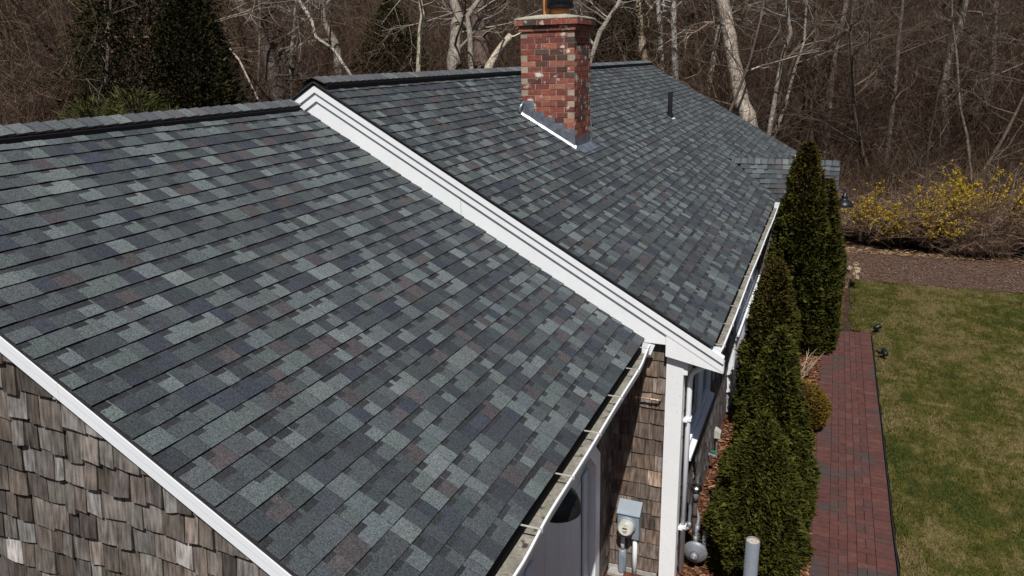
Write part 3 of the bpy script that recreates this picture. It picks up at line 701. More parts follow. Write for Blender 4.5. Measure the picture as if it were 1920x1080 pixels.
# --- plumbing vent
vp = MB(); vx, vy = 1.726, 8.845; vz = zmain(vx)
vp.lathe((vx, vy, vz), [(.046, -.05), (.046, .485), (.038, .485), (.038, .2)], 18); vpo = vp.build('vent_pipe', 'black', house, smooth=True)
e = MB(); e.lathe((vx, vy, vz), [(.085, -.03), (.07, .03), (.046, .075), (.042, .09)], 18); e.build('pipe_boot', 'black', vpo, smooth=True)
e = MB(); e.prism([(vx-.10, vy-.12, zmain(vx-.10)+.013), (vx+.17, vy-.12, zmain(vx+.17)+.013), (vx+.17, vy+.12, zmain(vx+.17)+.013), (vx-.10, vy+.12, zmain(vx-.10)+.013)], (.002, 0, .004)); e.build('boot_flange', 'lead', vpo)
e = MB(); e.tube([(vx+.075, vy-.07, zmain(vx+.075)+.025), (vx+.09, vy-.02, zmain(vx+.09)+.028), (vx+.09, vy+.03, zmain(vx+.09)+.028)], [.012, .02, .01], 6); e.build('boot_rim', 'whiteclean', vpo)

# --- porch gable wall and door under the far porch roof
e = MB(); e.box(4.70, 4.75, EY-1.3, EY+1.3, 0, 2.25); e.prism([(4.70, EY-1.3, 2.25), (4.70, EY+1.3, 2.25), (4.70, EY, EZ-.08)], (.05, 0, 0)); e.box(XW, 4.7, EY-1.3, EY-1.24, 0, 2.2); e.build('porch_wall', 'cedar', house)
for f_ in ('porch_wall', 'back_walls'):
    a_ = bpy.data.meshes[f_].attributes['col']
    for d_ in a_.data: d_.color = (.12, .10, .085, 1)

# ------------------------------------------------------------------ things on the walls
def barn_lamp(name, label, loc, wallx, rad, parent=None, hgt=1.0):
    t = thing(name, label, 'wall lamp', loc); s_ = rad
    e = MB(); e.lathe((0, 0, 0), [(s_, 0), (s_*1.0, .014), (s_*.95, .045*hgt), (s_*.82, .085*hgt), (s_*.60, .118*hgt), (s_*.38, .140*hgt), (s_*.31, .165*hgt), (s_*.30, .20*hgt)], 32); e.build('lamp_shade', 'lamp', t, smooth=True)
    e = MB(); e.lathe((0, 0, 0), [(s_*.985, .004), (s_*.93, .041*hgt), (s_*.80, .08*hgt), (s_*.58, .112*hgt), (s_*.34, .132*hgt), (.0, .134*hgt)], 32); e.build('shade_lining', 'lampin', t, smooth=True)
    e = MB(); e.lathe((0, 0, 0), [(s_*.34, .20*hgt), (s_*.36, .215*hgt), (s_*.22, .225*hgt), (s_*.20, .28*hgt), (s_*.10, .29*hgt)], 20); e.build('lamp_neck', 'lamp', t, smooth=True)
    d = wallx-loc[0]
    e = MB(); e.tube([(0, 0, .28*hgt), (0, 0, .33*hgt), (d*.12, 0, .365*hgt), (d*.35, 0, .38*hgt), (d*.6, 0, .34*hgt), (d*.8, 0, .24*hgt), (d, 0, .22*hgt)], .011, 8); e.build('gooseneck_arm', 'lamp', t, smooth=True)
    e = MB(); e.lathe((d, 0, .22*hgt), [(.0, .02), (.05, .018), (.055, 0)], 20, axis='x'); e.build('wall_plate', 'lamp', t)
    return t
barn_lamp('barn_lamp', 'black dome barn lamp over the garage door, partly behind the gutter', (3.22, -2.10, 2.09), XW2+.01, .16, hgt=1.25)
barn_lamp('barn_lamp', 'small black barn lamp on the gable of the far porch', (5.0, EY-.02, 2.31), 4.75, .158, hgt=.85)

mt = thing('electric_meter', 'grey electric meter box with round glass meter on the brown shingles', 'electric meter', (3.20, .105, -.04))
e = MB(); e.prism([(-.105, 0, .50), (-.105, -.105, .50), (-.105, -.11, .775), (-.105, 0, .855)], (.21, 0, 0)); mb_ = e.build('meter_box', 'greymetal', mt)
e = MB(); e.prism([(-.113, -.0, .862), (-.113, -.122, .772), (-.113, -.122, .764), (-.113, 0, .853)], (.226, 0, 0)); e.build('sloped_lid', 'greymetal', mt)
e = MB(); e.lathe((-.012, -.11, .652), [(.092, 0), (.092, -.02), (.080, -.022)], 32, axis='y'); e.build('meter_ring', 'greymetal', mt, smooth=True)
e = MB(); e.lathe((-.012, -.11, .652), [(.078, -.01), (.077, -.075), (.070, -.085), (.0, -.087)], 32, axis='y'); md = e.build('meter_dome', 'meterglass', mt, smooth=True)
e = MB(); e.lathe((-.012, -.11, .649), [(.060, -.0885), (.0, -.0885)], 32, axis='y'); e.build('meter_face', 'meterface', md)
e = MB(); e.box(-.034, .010, -.2005, -.1987, .657, .671); e.build('meter_display', 'black', md)
e = MB()
for i, (a, w_) in enumerate(((.637, .05), (.629, .036), (.621, .044), (.692, .03), (.612, .024))): e.box(-.012-w_/2, -.012+w_/2, -.2, -.1987, a, a+.0022)
e.build('meter_print', 'black', md)
e = MB(); e.tube([(-.062, -.06, .50), (-.062, -.06, .31)], .021, 14); e.tube([(-.062, -.06, .505), (-.062, -.06, .47)], .026, 14); e.build('conduit', 'conduit', mt, smooth=True)
e = MB(); e.tube([(.062, -.06, .50), (.062, -.06, .0)], .023, 14); e.build('conduit', 'conduit', mt, smooth=True)
e = MB()
e.tube([(-.062, -.06, .33), (-.062, -.06, .31), (-.062, -.06, .28), (-.062, -.06, .10), (-.062, -.06, .06), (-.062, -.06, .04)], [.028, .034, .042, .040, .028, .018], 14); e.build('conduit_body', 'greymetal', mt, smooth=True)
e = MB(); e.prism([(-.062-.026, -.104, .27), (-.062-.018, -.104, .29), (-.062+.018, -.104, .29), (-.062+.026, -.104, .27), (-.062+.024, -.104, .11), (-.062+.012, -.104, .085), (-.062-.012, -.104, .085), (-.062-.024, -.104, .11)], (0, .02, 0)); e.build('conduit_cover', 'greymetal', mt)
e = MB(); e.tube([(-.012, -.03, .5), (-.012, -.03, .40), (-.006, -.028, .36)], .008, 8); e.build('ground_rod', 'galv', mt)

cp = thing('copper_pipe', 'short bent copper pipe fixed to the brown shingles below the eave', 'pipe', (3.327, .1, 1.953))
e = MB(); e.tube([(-.128, .01, -.055), (-.130, -.02, -.03), (-.122, -.045, -.006), (-.10, -.05, .0), (.10, -.05, .002), (.118, -.05, .0), (.125, -.03, -.004), (.126, .005, -.006)], .0085, 10); cpo = e.build('pipe', 'brass', cp, smooth=True)
e = MB()
for x in (-.098, .10, .045): e.tube([(x-.012, -.05, 0), (x+.012, -.05, 0)], .0115, 10)
e.build('pipe_joint', 'brass', cp, smooth=True)

ob = thing('outlet_box', 'pale weatherproof outlet cover low on the side wall', 'outlet box', (XW+.016, 2.72, .28))
e = MB(); e.prism([(0, -.05, 0), (.075, -.05, 0), (.075, -.05, .07), (.02, -.05, .11), (0, -.05, .11)], (0, .11, 0)); e.build('cover', 'strap', ob)
e = MB(); e.box(.0755, .079, -.03, .04, .015, .045); e.build('cover_slot', 'black', ob)
e = MB(); e.tube([(.03, 0, 0), (.03, 0, -.14), (.03, .01, -.3)], .012, 8); e.build('conduit', 'galv', ob)
hb = thing('hose_bib', 'small green handled hose tap at the foot of the side wall', 'tap', (XW+.016, 2.22, .29))
e = MB(); e.tube([(0, 0, 0), (.05, 0, 0), (.085, 0, -.01), (.10, 0, -.05)], [.012, .014, .014, .011], 10); e.tube([(-.0, .0, 0), (.012, 0, 0)], .026, 12); e.build('tap_body', 'galv', hb, smooth=True)
e = MB(); e.lathe((.065, 0, .02), [(.006, 0), (.008, .018), (.03, .02), (.032, .03), (.01, .034)], 14); e.build('tap_handle', 'green', hb)

gm = thing('gas_regulator', 'grey gas regulator with bent pipes and capped vent by the downspout', 'gas regulator', (3.80, .36, 0))
e = MB(); e.lathe((0, 0, .21), [(.0, -.05), (.05, -.048), (.10, -.02), (.122, -.006), (.122, .006), (.10, .022), (.05, .05), (.02, .058)], 26, axis='y'); e.build('regulator_body', 'galv', gm, smooth=True)
e = MB(); e.tube([(.0, -.05, .21), (.0, -.10, .21)], [.045, .035], 14); e.tube([(0, -.1, .21), (0, -.115, .21)], .02, 12); e.build('adjusting_cap', 'galv', gm, smooth=True)
e = MB(); e.tube([(.075, .05, .21), (.078, .06, .33), (.078, .06, .42)], [.03, .026, .02], 12); e.tube([(.078, .06, .41), (.078, .06, .44)], .028, 6); e.build('spring_tower', 'galv', gm, smooth=True)
e = MB(); e.tube([(.0, .04, .27), (-.01, .08, .40), (-.005, .16, .50), (-.045, .19, .60), (-.075, .20, .63), (-.095, .20, .60), (-.097, .18, .40), (-.10, .16, .36), (-.14, .12, .36)], .019, 10)
for p, q in (((-.008, .08, .38), (-.006, .12, .45)), ((-.097, .18, .42), (-.098, .17, .36)), ((-.01, .05, .29), (-.012, .07, .35))): e.tube([p, q], .027, 8)
e.build('gas_pipe', 'galv', gm, smooth=True)
e = MB(); e.tube([(-.0, .06, .0), (0, .05, .12)], .022, 10); e.build('riser', 'rust', gm, smooth=True)
e = MB(); e.tube([(-.04, .12, .0), (-.04, .12, .70)], .021, 10); e.tube([(-.04, .12, .54), (-.04, .12, .59)], .028, 6); e.build('vent_riser', 'rust', gm, smooth=True)
e = MB(); e.tube([(-.04, .12, .70), (-.04, .12, .84)], [.022, .034], 12); e.build('vent_collar', 'galv', gm, smooth=True)
e = MB(); e.lathe((-.04, .12, .84), [(.03, 0), (.055, .004), (.058, .02), (.048, .04), (.025, .052), (.0, .055)], 20); e.build('vent_cap', 'steel', gm, smooth=True)

ps = thing('bollard', 'grey steel post with rough filled top in front of the hedge', 'post', (4.375, -.38, .0))
e = MB(); e.lathe((0, 0, 0), [(.058, 0), (.058, .985), (.054, .99), (.052, .982)], 28); e.build('post_pipe', 'post', ps, smooth=True)
e = MB(); e.lathe((0, 0, 0), [(.053, .978), (.03, .988), (.0, .985)], 24); e.build('post_fill', 'postcap', ps)

def spot(loc, rz, label):
    t = thing('garden_spotlight', label, 'spotlight', loc, 'black spotlights along the path edge', rz)
    e = MB(); e.tube([(0, 0, -.02), (0, 0, .13)], .012, 8); e.tube([(-.08, 0, .01), (.08, .01, .012)], .012, 6); e.build('stake', 'black', t)
    e = MB(); e.tube([(-.10, 0, .14), (-.06, 0, .15), (.06, .0, .20), (.075, 0, .205)], [.035, .062, .066, .055], 14); e.build('lamp_head', 'lamp', t, smooth=True)
    e = MB(); e.tube([(.076, 0, .206), (.079, 0, .207)], .048, 14); e.build('lens', 'whiteclean', t)
    e = MB(); e.box(.02, .11, .03, .12, .12, .128); e.tube([(-.02, .05, .16), (.1, .11, .15), (.16, .13, .16)], [.02, .03, .02], 6); e.build('bracket', 'black', t)
    t.scale = (.72,)*3; return t
spot((5.78, 8.20, .01), .5, 'black garden spotlight with a white glint at the end of the brick walk')
spot((5.83, 6.90, .01), 1.9, 'all black garden spotlight on the lawn nearer the camera')

# ------------------------------------------------------------------ evergreen shrubs
def spray_cloud(n, prof, size, cols, seed, clump=.16, cz=1.4, inner=.45, droop=.0, brown=None, flat=.35, up=.55):
    """leaf sprays spread through an upright body of revolution; prof(t)->radius for t in 0..1 (height), in metres"""
    g = np.random.default_rng(seed); H = prof[0]; rf = prof[1]
    t = g.random(n*2); rr = np.array([rf(x) for x in t]); acc = g.random(n*2) < rr/rr.max()+.05
    t = t[acc][:n]; rr = rr[acc][:n]; n = len(t)
    th = g.random(n)*6.2832; q = inner+(1-inner)*np.sqrt(g.random(n)); q = np.where(g.random(n) < .62, .86+.14*g.random(n), q)
    z = t*H
    nz = np.array([mnoise.noise((math.cos(a)*1.7*2, math.sin(a)*1.7*2+seed, zz*cz)) for a, zz in zip(th, z)])
    nz2 = np.array([mnoise.noise((math.cos(a)*5, math.sin(a)*5+seed, zz*4)) for a, zz in zip(th, z)])
    k = 1+clump*nz*1.5+clump*.8*nz2
    r = rr*q*k
    P = np.stack([r*np.cos(th), r*np.sin(th), z], 1)
    outd = np.stack([np.cos(th), np.sin(th), np.full(n, up)], 1)+g.normal(0, .45, (n, 3)); outd /= np.linalg.norm(outd, axis=1)[:, None]
    side = np.cross(outd, g.normal(0, 1, (n, 3))); side /= np.linalg.norm(side, axis=1)[:, None]
    L = size*(.5+.8*g.random(n)+.9*(g.random(n) > .93))[:, None]; W = L*flat
    V = np.zeros((n, 4, 3)); V[:, 0] = P-outd*L*.5; V[:, 1] = P+side*W; V[:, 2] = P+outd*L; V[:, 3] = P-side*W*.9+outd*L*.1
    cols = np.array(cols); ci = g.integers(0, len(cols), n); C = cols[ci]*(.7+.6*g.random((n, 1)))*(1+.35*nz2[:, None])
    if brown is not None:
        bb = brown(t, q, g, n)[:, None]; C = C*(1-bb)+np.array((.075, .042, .012))*bb
    return V, np.clip(C, .003, 1)
ARB = [(.034, .035, .005), (.042, .043, .006), (.023, .026, .004), (.056, .053, .008)]
def evergreen(name, label, cat, loc, H, rf, n, size, seed, cols=ARB, brown=None, group=None, trunk_r=.05, **kw):
    t = thing(name, label, cat, loc, group)
    V, C = spray_cloud(n, (H, rf), size, cols, seed, brown=brown, **kw); V[:, :, 2] += .04
    quads('foliage', V, C, 'leaf', t)
    g = random.Random(seed); e = MB(); e.tube([(0, 0, -.05), (.01, .01, H*.5), (0, 0, H*.92)], [trunk_r, trunk_r*.6, .008], 7, (.09, .06, .045))
    for i in range(40):
        z = H*(.06+.85*g.random()); a = g.random()*6.283; r = rf(z/H)*.8; d = Vector((math.cos(a), math.sin(a), .6))
        e.tube([(0, 0, z), tuple(Vector((0, 0, z))+d*r*.5), tuple(Vector((0, 0, z))+d*r*.9+Vector((0, 0, r*.2)))], [.014, .01, .004], 4, (.08, .055, .04))
    e.build('trunk', 'bark', t); return t
def col_prof(rmax, low=.75, pw=.75, kn=.3):
    def f(t):
        if t < kn: return rmax*(low+(1-low)*math.sin(t/kn*math.pi/2))
        u_ = (t-kn)/(1-kn); return rmax*max(.03, (1-u_**1.35))**pw
    return f
def tips(t, q, g, n): return np.clip((t-.62)*1.6, 0, .75)*(g.random(n) < .6)+(q < .75)*.6*(g.random(n) < .5)
def lowb(t, q, g, n): return (q < .78)*.75*(g.random(n) < .6)
evergreen('arborvitae', 'bushy green arborvitae in the front, beside the grey post', 'evergreen shrub', (4.39, 1.25, 0), 2.32, col_prof(.425, .9, .72, .28), 72000, .031, 3, brown=lowb, clump=.24, cz=2.6, up=.35)
evergreen('arborvitae', 'low leafy arborvitae spilling round the gas pipes at the picture bottom', 'evergreen shrub', (4.35, .50, 0), 1.72, col_prof(.44, .9, .75, .30), 52000, .030, 5, brown=lowb, clump=.24, cz=2.6, up=.35)
evergreen('arborvitae', 'brown tipped narrow arborvitae touching the white gutter', 'evergreen shrub', (4.19, 3.55, 0), 2.42, col_prof(.37, .85, .5, .25), 36000, .033, 8, brown=lambda t, q, g, n: np.clip((t-.45)*1.2, 0, .6)*(g.random(n) < .6)+(q < .75)*.4, clump=.22, cz=2)
evergreen('arborvitae', 'tallest dark arborvitae hiding the far end of the eave', 'evergreen shrub', (4.36, 6.95, 0), 3.52, col_prof(.53, .95, .55, .18), 62000, .042, 21, brown=tips, clump=.22, cz=1.8)
evergreen('arborvitae', 'slim arborvitae standing right against the tallest one', 'evergreen shrub', (4.73, 7.1, 0), 2.92, col_prof(.38, .95, .62, .2), 18000, .048, 34, brown=tips, clump=.18)
evergreen('globe_shrub', 'low round golden shrub beside the brick walk', 'shrub', (4.61, 3.95, 0), .60, lambda t: .40*math.sqrt(max(.02, 1-(2*t-.85)**2/1.35)), 16000, .022, 71, cols=[(.125, .075, .009), (.10, .064, .009), (.145, .092, .011), (.07, .048, .009)], clump=.06, trunk_r=.02)

def twig_fan(name, label, cat, loc, n, H, spread_, col, r0, seed, group=None, lean=(0, 0), subs=3):
    g = random.Random(seed); t = thing(name, label, cat, loc, group); e = MB()
    for i in range(n):
        a = g.random()*6.283; d = Vector((math.cos(a)*spread_*g.random()+lean[0], math.sin(a)*spread_*g.random()+lean[1], 1)).normalized()
        p = Vector((g.gauss(0, .03), g.gauss(0, .03), 0)); L_ = H*g.uniform(.6, 1.1); pts = [p]
        for k in range(4):
            d = (d+Vector((g.gauss(0, .15), g.gauss(0, .15), g.gauss(0, .1)))).normalized(); pts.append(pts[-1]+d*L_/4)
        k0 = g.uniform(.7, 1.3); c = tuple(x*k0 for x in col); e.tube(pts, [r0, r0*.8, r0*.6, r0*.4, r0*.2], 4, c)
        for s_ in range(subs):
            q = pts[g.randint(1, 3)]; d2 = (d+Vector((g.gauss(0, .6), g.gauss(0, .6), g.gauss(0, .3)))).normalized(); l2 = L_*g.uniform(.15, .35)
            e.tube([q, q+d2*l2*.5+Vector((0, 0, .01)), q+d2*l2], [r0*.5, r0*.4, r0*.15], 3, c)
    e.build('stems', 'twig', t); return t
twig_fan('bare_shrub', 'leafless pale twiggy shrub at the foot of the hedge', 'shrub', (4.52, 5.55, .0), 9, .62, .5, (.34, .27, .19), .008, 5, lean=(.55, -.1))
hy = twig_fan('hydrangea', 'dried hydrangea with tan flower heads at the lawn corner', 'flower bush', (5.28, 11.1, 0), 12, .38, .6, (.25, .18, .12), .005, 6, subs=1)
g = random.Random(3)
for i in range(11):
    c = Vector((g.gauss(0, .13), g.gauss(0, .13), g.uniform(.28, .46))); Vs, Cs = [], []
    for k in range(70):
        d = Vector((g.gauss(0, 1), g.gauss(0, 1), g.gauss(0, 1))).normalized(); p = c+d*.065*g.uniform(.7, 1.05); s_ = d.orthogonal().normalized()*.014; t_ = d.cross(s_).normalized()*.014
        Vs.append([p-s_-t_, p+s_-t_, p+s_+t_, p-s_+t_]); k_ = g.uniform(.6, 1.15); Cs.append((.40*k_, .30*k_, .20*k_))
    quads('flower_head', np.array([[tuple(q) for q in f] for f in Vs]), np.array(Cs), 'tan', hy)

# forsythia
def forsythia(label, loc, Hh, rad, nst, nfl, seed, bias):
    g = random.Random(seed); t = thing('forsythia', label, 'flowering shrub', loc, 'forsythia along the woodchip path'); e = MB(); tipsl = []
    for i in range(nst):
        a = g.random()*6.283; b = g.random()**.5*rad*.55; p = Vector((math.cos(a)*b, math.sin(a)*b*.7, 0)); sp = g.uniform(.2, 1.0)
        d = Vector((math.cos(a)*sp, math.sin(a)*sp*.8, g.uniform(.7, 1.3))).normalized(); L_ = Hh*g.uniform(.6, 1.15); pts = [p]; nk = 6
        for k in range(nk):
            d = (d+Vector((math.cos(a)*.09+g.gauss(0, .1), math.sin(a)*.09+g.gauss(0, .1), -.10+g.gauss(0, .06)))).normalized(); q_ = pts[-1]+d*L_/nk; q_.z = max(.02, q_.z); pts.append(q_)
        r0 = g.uniform(.006, .011); k0 = g.uniform(.6, 1.35); c = tuple(x*k0 for x in g.choice(((.15, .095, .068), (.18, .12, .085), (.13, .08, .06), (.22, .165, .12))))
        e.tube(pts, [r0*(1-.13*k) for k in range(nk+1)], 3, c); tipsl += [(pts[k], pts[k+1], k) for k in range(2, nk)]
        for s_ in range(7):
            k = g.randint(1, nk-1); q = pts[k]; d2 = Vector((g.gauss(0, 1), g.gauss(0, 1), g.gauss(.3, .7))).normalized(); l2 = g.uniform(.12, .42)
            m_ = q+d2*l2*.5+Vector((g.gauss(0, .02), g.gauss(0, .02), .02)); e.tube([q, m_, q+d2*l2], [r0*.5, r0*.4, r0*.2], 3, c); tipsl.append((q, q+d2*l2, 5))
    e.build('stems', 'twig', t); Vs, Cs = [], []; ctr = [Vector((g.gauss(bias[0]*rad, rad*.5), g.gauss(-.2*rad, rad*.45), g.uniform(.35, 1.0)*Hh)) for _ in range(17)]
    tries = 0
    while len(Vs) < nfl and tries < nfl*30:
        tries += 1; a, b, k = g.choice(tipsl); p = a.lerp(b, g.random()); dd = min((p-c).length for c in ctr)
        if g.random() > math.exp(-(dd/.33)**2): continue
        for m_ in range(3):
            q = p+Vector((g.gauss(0, .02), g.gauss(0, .02), g.gauss(0, .02))); d = Vector((g.gauss(0, 1), g.gauss(0, 1), g.gauss(0, 1))).normalized(); s_ = d.orthogonal().normalized()*.024; t_ = d.cross(s_).normalized()*.016
            Vs.append([q-s_, q-t_, q+s_, q+t_]); k_ = g.uniform(.6, 1.15); Cs.append((.37*k_, .25*k_, .010*k_))
    quads('blossoms', np.array([[tuple(q) for q in f] for f in Vs]), np.array(Cs), 'petal', t)
forsythia('leftmost forsythia with yellow flowers low on its side, next to the lamp', (6.2, 15.85, 0), 2.0, 1.05, 620, 6500, 1, (0, 0))
forsythia('sparsely flowered forsythia second from the house', (7.55, 15.6, 0), 1.95, 1.0, 640, 6000, 2, (.2, 0))
forsythia('tall forsythia whose yellow flowers reach highest', (8.85, 15.8, 0), 2.5, 1.0, 640, 7500, 33, (-.1, .6))
forsythia('rightmost forsythia with yellow flowers, cut by the picture edge', (10.2, 15.4, 0), 2.15, 1.1, 640, 6500, 4, (0, 0))
forsythia('brown nearly bare forsythia low between the flowering ones', (8.2, 15.0, 0), 1.0, .8, 420, 120, 9, (0, 0))

# ------------------------------------------------------------------ woods
GREY, WARM, PALE, DARKB, RED = (0.068, 0.051, 0.0391), (0.0723, 0.0476, 0.0331), (0.2295, 0.1997, 0.17), (0.0382, 0.0306, 0.0255), (0.0638, 0.034, 0.0272)
def grow(mb, p, d, L, r, lvl, g, col, segs, kids, wig, up):
    """one limb and its branches"""
    pts = [p]; n = segs[lvl]; dirs = []
    for k in range(n):
        d = (d+Vector((g.gauss(0, wig), g.gauss(0, wig), g.gauss(up, wig*.7)))).normalized(); pts.append(pts[-1]+d*L/n); dirs.append(d)
    mb.tube(pts, [max(.0025, r*(1-.78*k/n)) for k in range(n+1)], (6, 5, 4, 3)[lvl], (lambda k_: tuple(x*k_ for x in col))(g.uniform(.7, 1.3)), cap=False)
    if lvl+1 < len(segs):
        for j in range(kids[lvl]):
            f = g.uniform(.22, 1); i = min(n-1, int(f*n)); q = pts[i].lerp(pts[i+1], f*n-i if f < 1 else 1)
            a = dirs[i].orthogonal().normalized(); b = dirs[i].cross(a); t = g.random()*6.283; ang = g.uniform(.5, 1.15)
            dd = (dirs[i]*math.cos(ang)+(a*math.cos(t)+b*math.sin(t))*math.sin(ang)).normalized()
            grow(mb, q, dd, L*g.uniform(.32, .62), max(.004, r*(1-.7*f)*g.uniform(.45, .7)), lvl+1, g, col, segs, kids, wig*1.15, up)
def bare_tree(name, label, seed, H, r, col, group, loc=(0, 0, 0), first=.14, nb=15, lean=.05, path=None, kids=(5, 6)):
    g = random.Random(seed); t = thing(name, label, 'tree', loc, group); tr, cr = MB(), MB()
    if path: pts, rad = path
    else:
        d = Vector((g.gauss(0, lean), g.gauss(0, lean), 1)).normalized(); pts = [Vector((0, 0, -.4))]; n = 9
        for k in range(n): d = (d+Vector((g.gauss(0, .09), g.gauss(0, .09), .03))).normalized(); pts.append(pts[-1]+d*H/n)
        rad = [r*(1.25 if k == 0 else 1)*(1-.85*k/n) for k in range(n+1)]
    # roughen the outline
    fp, fr = [], []
    for i in range(len(pts)-1):
        for q in (0, .34, .67):
            fp.append(pts[i].lerp(pts[i+1], q)+Vector((g.gauss(0, 1), g.gauss(0, 1), 0))*rad[i]*.10); fr.append((rad[i]*(1-q)+rad[i+1]*q)*g.uniform(.9, 1.1))
    fp.append(pts[-1]); fr.append(rad[-1]); tr.tube(fp, fr, 9, col)
    n = len(pts)-1
    for j in range(nb):
        f = first+(1-first)*g.random(); i = min(n-1, int(f*n)); q = pts[i].lerp(pts[i+1], min(1, f*n-i)); a = g.random()*6.283
        rr_ = rad[i]*g.uniform(.25, .5); d = Vector((math.cos(a), math.sin(a), g.uniform(-.1, .8))).normalized()
        grow(cr, q, d, H*g.uniform(.16, .34)*(1.15-f*.5), min(.045, max(.010, rr_)), 1, g, col, (1, 6, 4, 3), (0,)+kids, .20, .03)
    tr.build('trunk', 'bark', t, smooth=True); cr.build('crown', 'twig', t); return t
def shrub(name, label, seed, H, col, group, n=70, rad=.5):
    g = random.Random(seed); t = thing(name, label, 'bare shrub', (0, 0, 0), group); mb = MB()
    for i in range(n):
        a = g.random()*6.283; b = rad*g.random(); d = Vector((math.cos(a)*g.uniform(.1, .7), math.sin(a)*g.uniform(.1, .7), 1)).normalized()
        grow(mb, Vector((math.cos(a)*b, math.sin(a)*b, -.1)), d, H*g.uniform(.5, 1.1), g.uniform(.008, .02), 1, g, col, (1, 6, 4, 3), (0, 6, 3), .16, .0)
    mb.build('stems', 'twig', t); return t

# trees one can tell apart, each from its own line in the picture and its own distance
def ground_hit(p, d):                                # walk down a direction to the terrain
    for i in range(400):
        if p.z <= terrain_z(p.x, p.y): break
        p = p+d*.1
    return p
def seen_tree(name, label, path, depth, w0, w1, col, seed, nb=8, first=.25, Hadd=5, group=None, kids=(5, 5)):
    depth *= .89; P = [at(x, y, depth) for x, y in path]; d = (P[0]-P[1]).normalized(); d = (d+Vector((0, 0, -.8))).normalized()
    base = ground_hit(P[0], d) if P[0].z > terrain_z(P[0].x, P[0].y) else P[0]-Vector((0, 0, .6))
    up = (P[-1]-P[-2]).normalized(); up = (up+Vector((0, 0, .4))).normalized()
    r0, r1 = w0/2*depth/FPX, w1/2*depth/FPX
    mid = base.lerp(P[0], .5)
    pts = [base-Vector((0, 0, .3)), mid]+P+([P[-1]+up*Hadd*.5, P[-1]+up*Hadd+Vector((.3, .2, 0))] if Hadd else [])
    m_ = len(P); rad = [r0*1.35, r0*1.1]+[r0+(r1-r0)*k/max(1, m_-1) for k in range(m_)]+([r1*.7, r1*.3] if Hadd else [])
    pts = [p-base for p in pts]; H = sum((b-a).length for a, b in zip(pts[:-1], pts[1:]))
    return bare_tree(name, label, seed, H, r0, col, group, loc=base, first=first, nb=nb, path=(pts, rad), kids=kids)
seen_tree('bare_tree', 'thick pale trunk leaning left just behind the far roof corner', [(1412, 262), (1392, 195), (1375, 110), (1352, -10)], 27, 32, 25, (.34, .285, .23), 101, nb=4, first=.5)
seen_tree('bare_tree', 'slim pale forked tree right of the far roof corner', [(1440, 262), (1455, 170), (1466, 110), (1482, 62), (1474, -10)], 27, 9, 7, PALE, 102, nb=7, first=.5)
seen_tree('bare_tree', 'thinnest pale sapling curving right beside the forked tree', [(1452, 255), (1472, 200), (1490, 130), (1508, 78), (1512, 0)], 27.5, 7, 4, PALE, 103, nb=6, first=.4)
seen_tree('bare_tree', 'crooked grey trunk leaning right above the yellow shrubs', [(1775, 240), (1768, 170), (1782, 100), (1800, 50), (1814, -10)], 29, 14, 12, (0.162, 0.135, 0.114), 104, nb=9, first=.25)
seen_tree('bare_tree', 'split trunk with a bright stripe of bare wood near the picture edge', [(1855, 215), (1858, 150), (1864, 80), (1868, -10)], 31, 11, 9, (0.144, 0.126, 0.111), 105, nb=9, first=.25)
seen_tree('bare_tree', 'thin wandering vine stem right of the crooked trunk', [(1822, 330), (1812, 250), (1800, 200), (1794, 110), (1786, 40)], 25, 5, 4, (0.138, 0.111, 0.090), 106, nb=7, first=.2, Hadd=3)
seen_tree('bare_tree', 'dark crooked sapling in the middle of the right woods', [(1675, 190), (1682, 130), (1684, 85), (1690, 30)], 27, 8, 6, (.12, .095, .08), 107, nb=12, first=.2, Hadd=3)
seen_tree('bare_tree', 'broken grey trunk with twisted limbs right of the slim pair', [(1560, 150), (1568, 80), (1580, 40), (1590, -10)], 31, 10, 9, (0.132, 0.111, 0.096), 108, nb=10, first=.3)
seen_tree('bare_tree', 'yellowish trunk rising behind the far end of the ridge', [(1207, 112), (1200, 60), (1194, -10)], 31, 15, 12, (.30, .235, .17), 109, nb=6, first=.5)
seen_tree('birch', 'nearest the chimney of two white birch trunks right of it', [(1241, 110), (1238, 60), (1232, -10)], 33, 9, 8, (.40, .375, .34), 110, nb=5, first=.5)
seen_tree('birch', 'stouter of two white birch trunks, further from the chimney', [(1266, 128), (1263, 60), (1262, -10)], 33, 12, 10, (.40, .375, .345), 111, nb=5, first=.5)
seen_tree('bare_tree', 'slender grey trunk left of the thick leaning trunk', [(1333, 140), (1343, 80), (1350, 40), (1362, -10)], 34, 10, 8, (.26, .225, .19), 112, nb=7, first=.4)
seen_tree('bare_tree', 'big forked tree with spreading limbs left of the chimney', [(852, 130), (852, 70), (858, 30), (850, -10)], 27, 26, 17, (.25, .215, .175), 113, nb=15, first=.35, Hadd=6)
seen_tree('bare_tree', 'right limb of the forked clump, bending behind the chimney', [(884, 120), (880, 60), (876, 30), (905, -10)], 26.5, 11, 9, (.24, .205, .17), 114, nb=11, first=.35)
seen_tree('bare_tree', 'stout dark trunk just left of the chimney', [(906, 132), (902, 60), (896, -10)], 30, 32, 26, (.105, .075, .06), 115, nb=8, first=.4)
seen_tree('snag', 'broken pale trunk leaning right, its top snapped off beside the chimney', [(918, 125), (934, 96), (958, 66)], 24, 16, 12, (.40, .335, .25), 116, nb=2, first=.6, Hadd=0)
seen_tree('snag', 'rotten dark stump split open to show orange wood', [(520, 185), (505, 120), (490, 70)], 21, 34, 24, (.075, .058, .048), 117, nb=5, first=.4, Hadd=1.2)
seen_tree('bare_tree', 'dark limb slanting down to the peak of the main gable', [(574, 154), (540, 118), (490, 62), (448, 18)], 22, 9, 12, (.085, .068, .056), 118, nb=9, first=.45, Hadd=2)
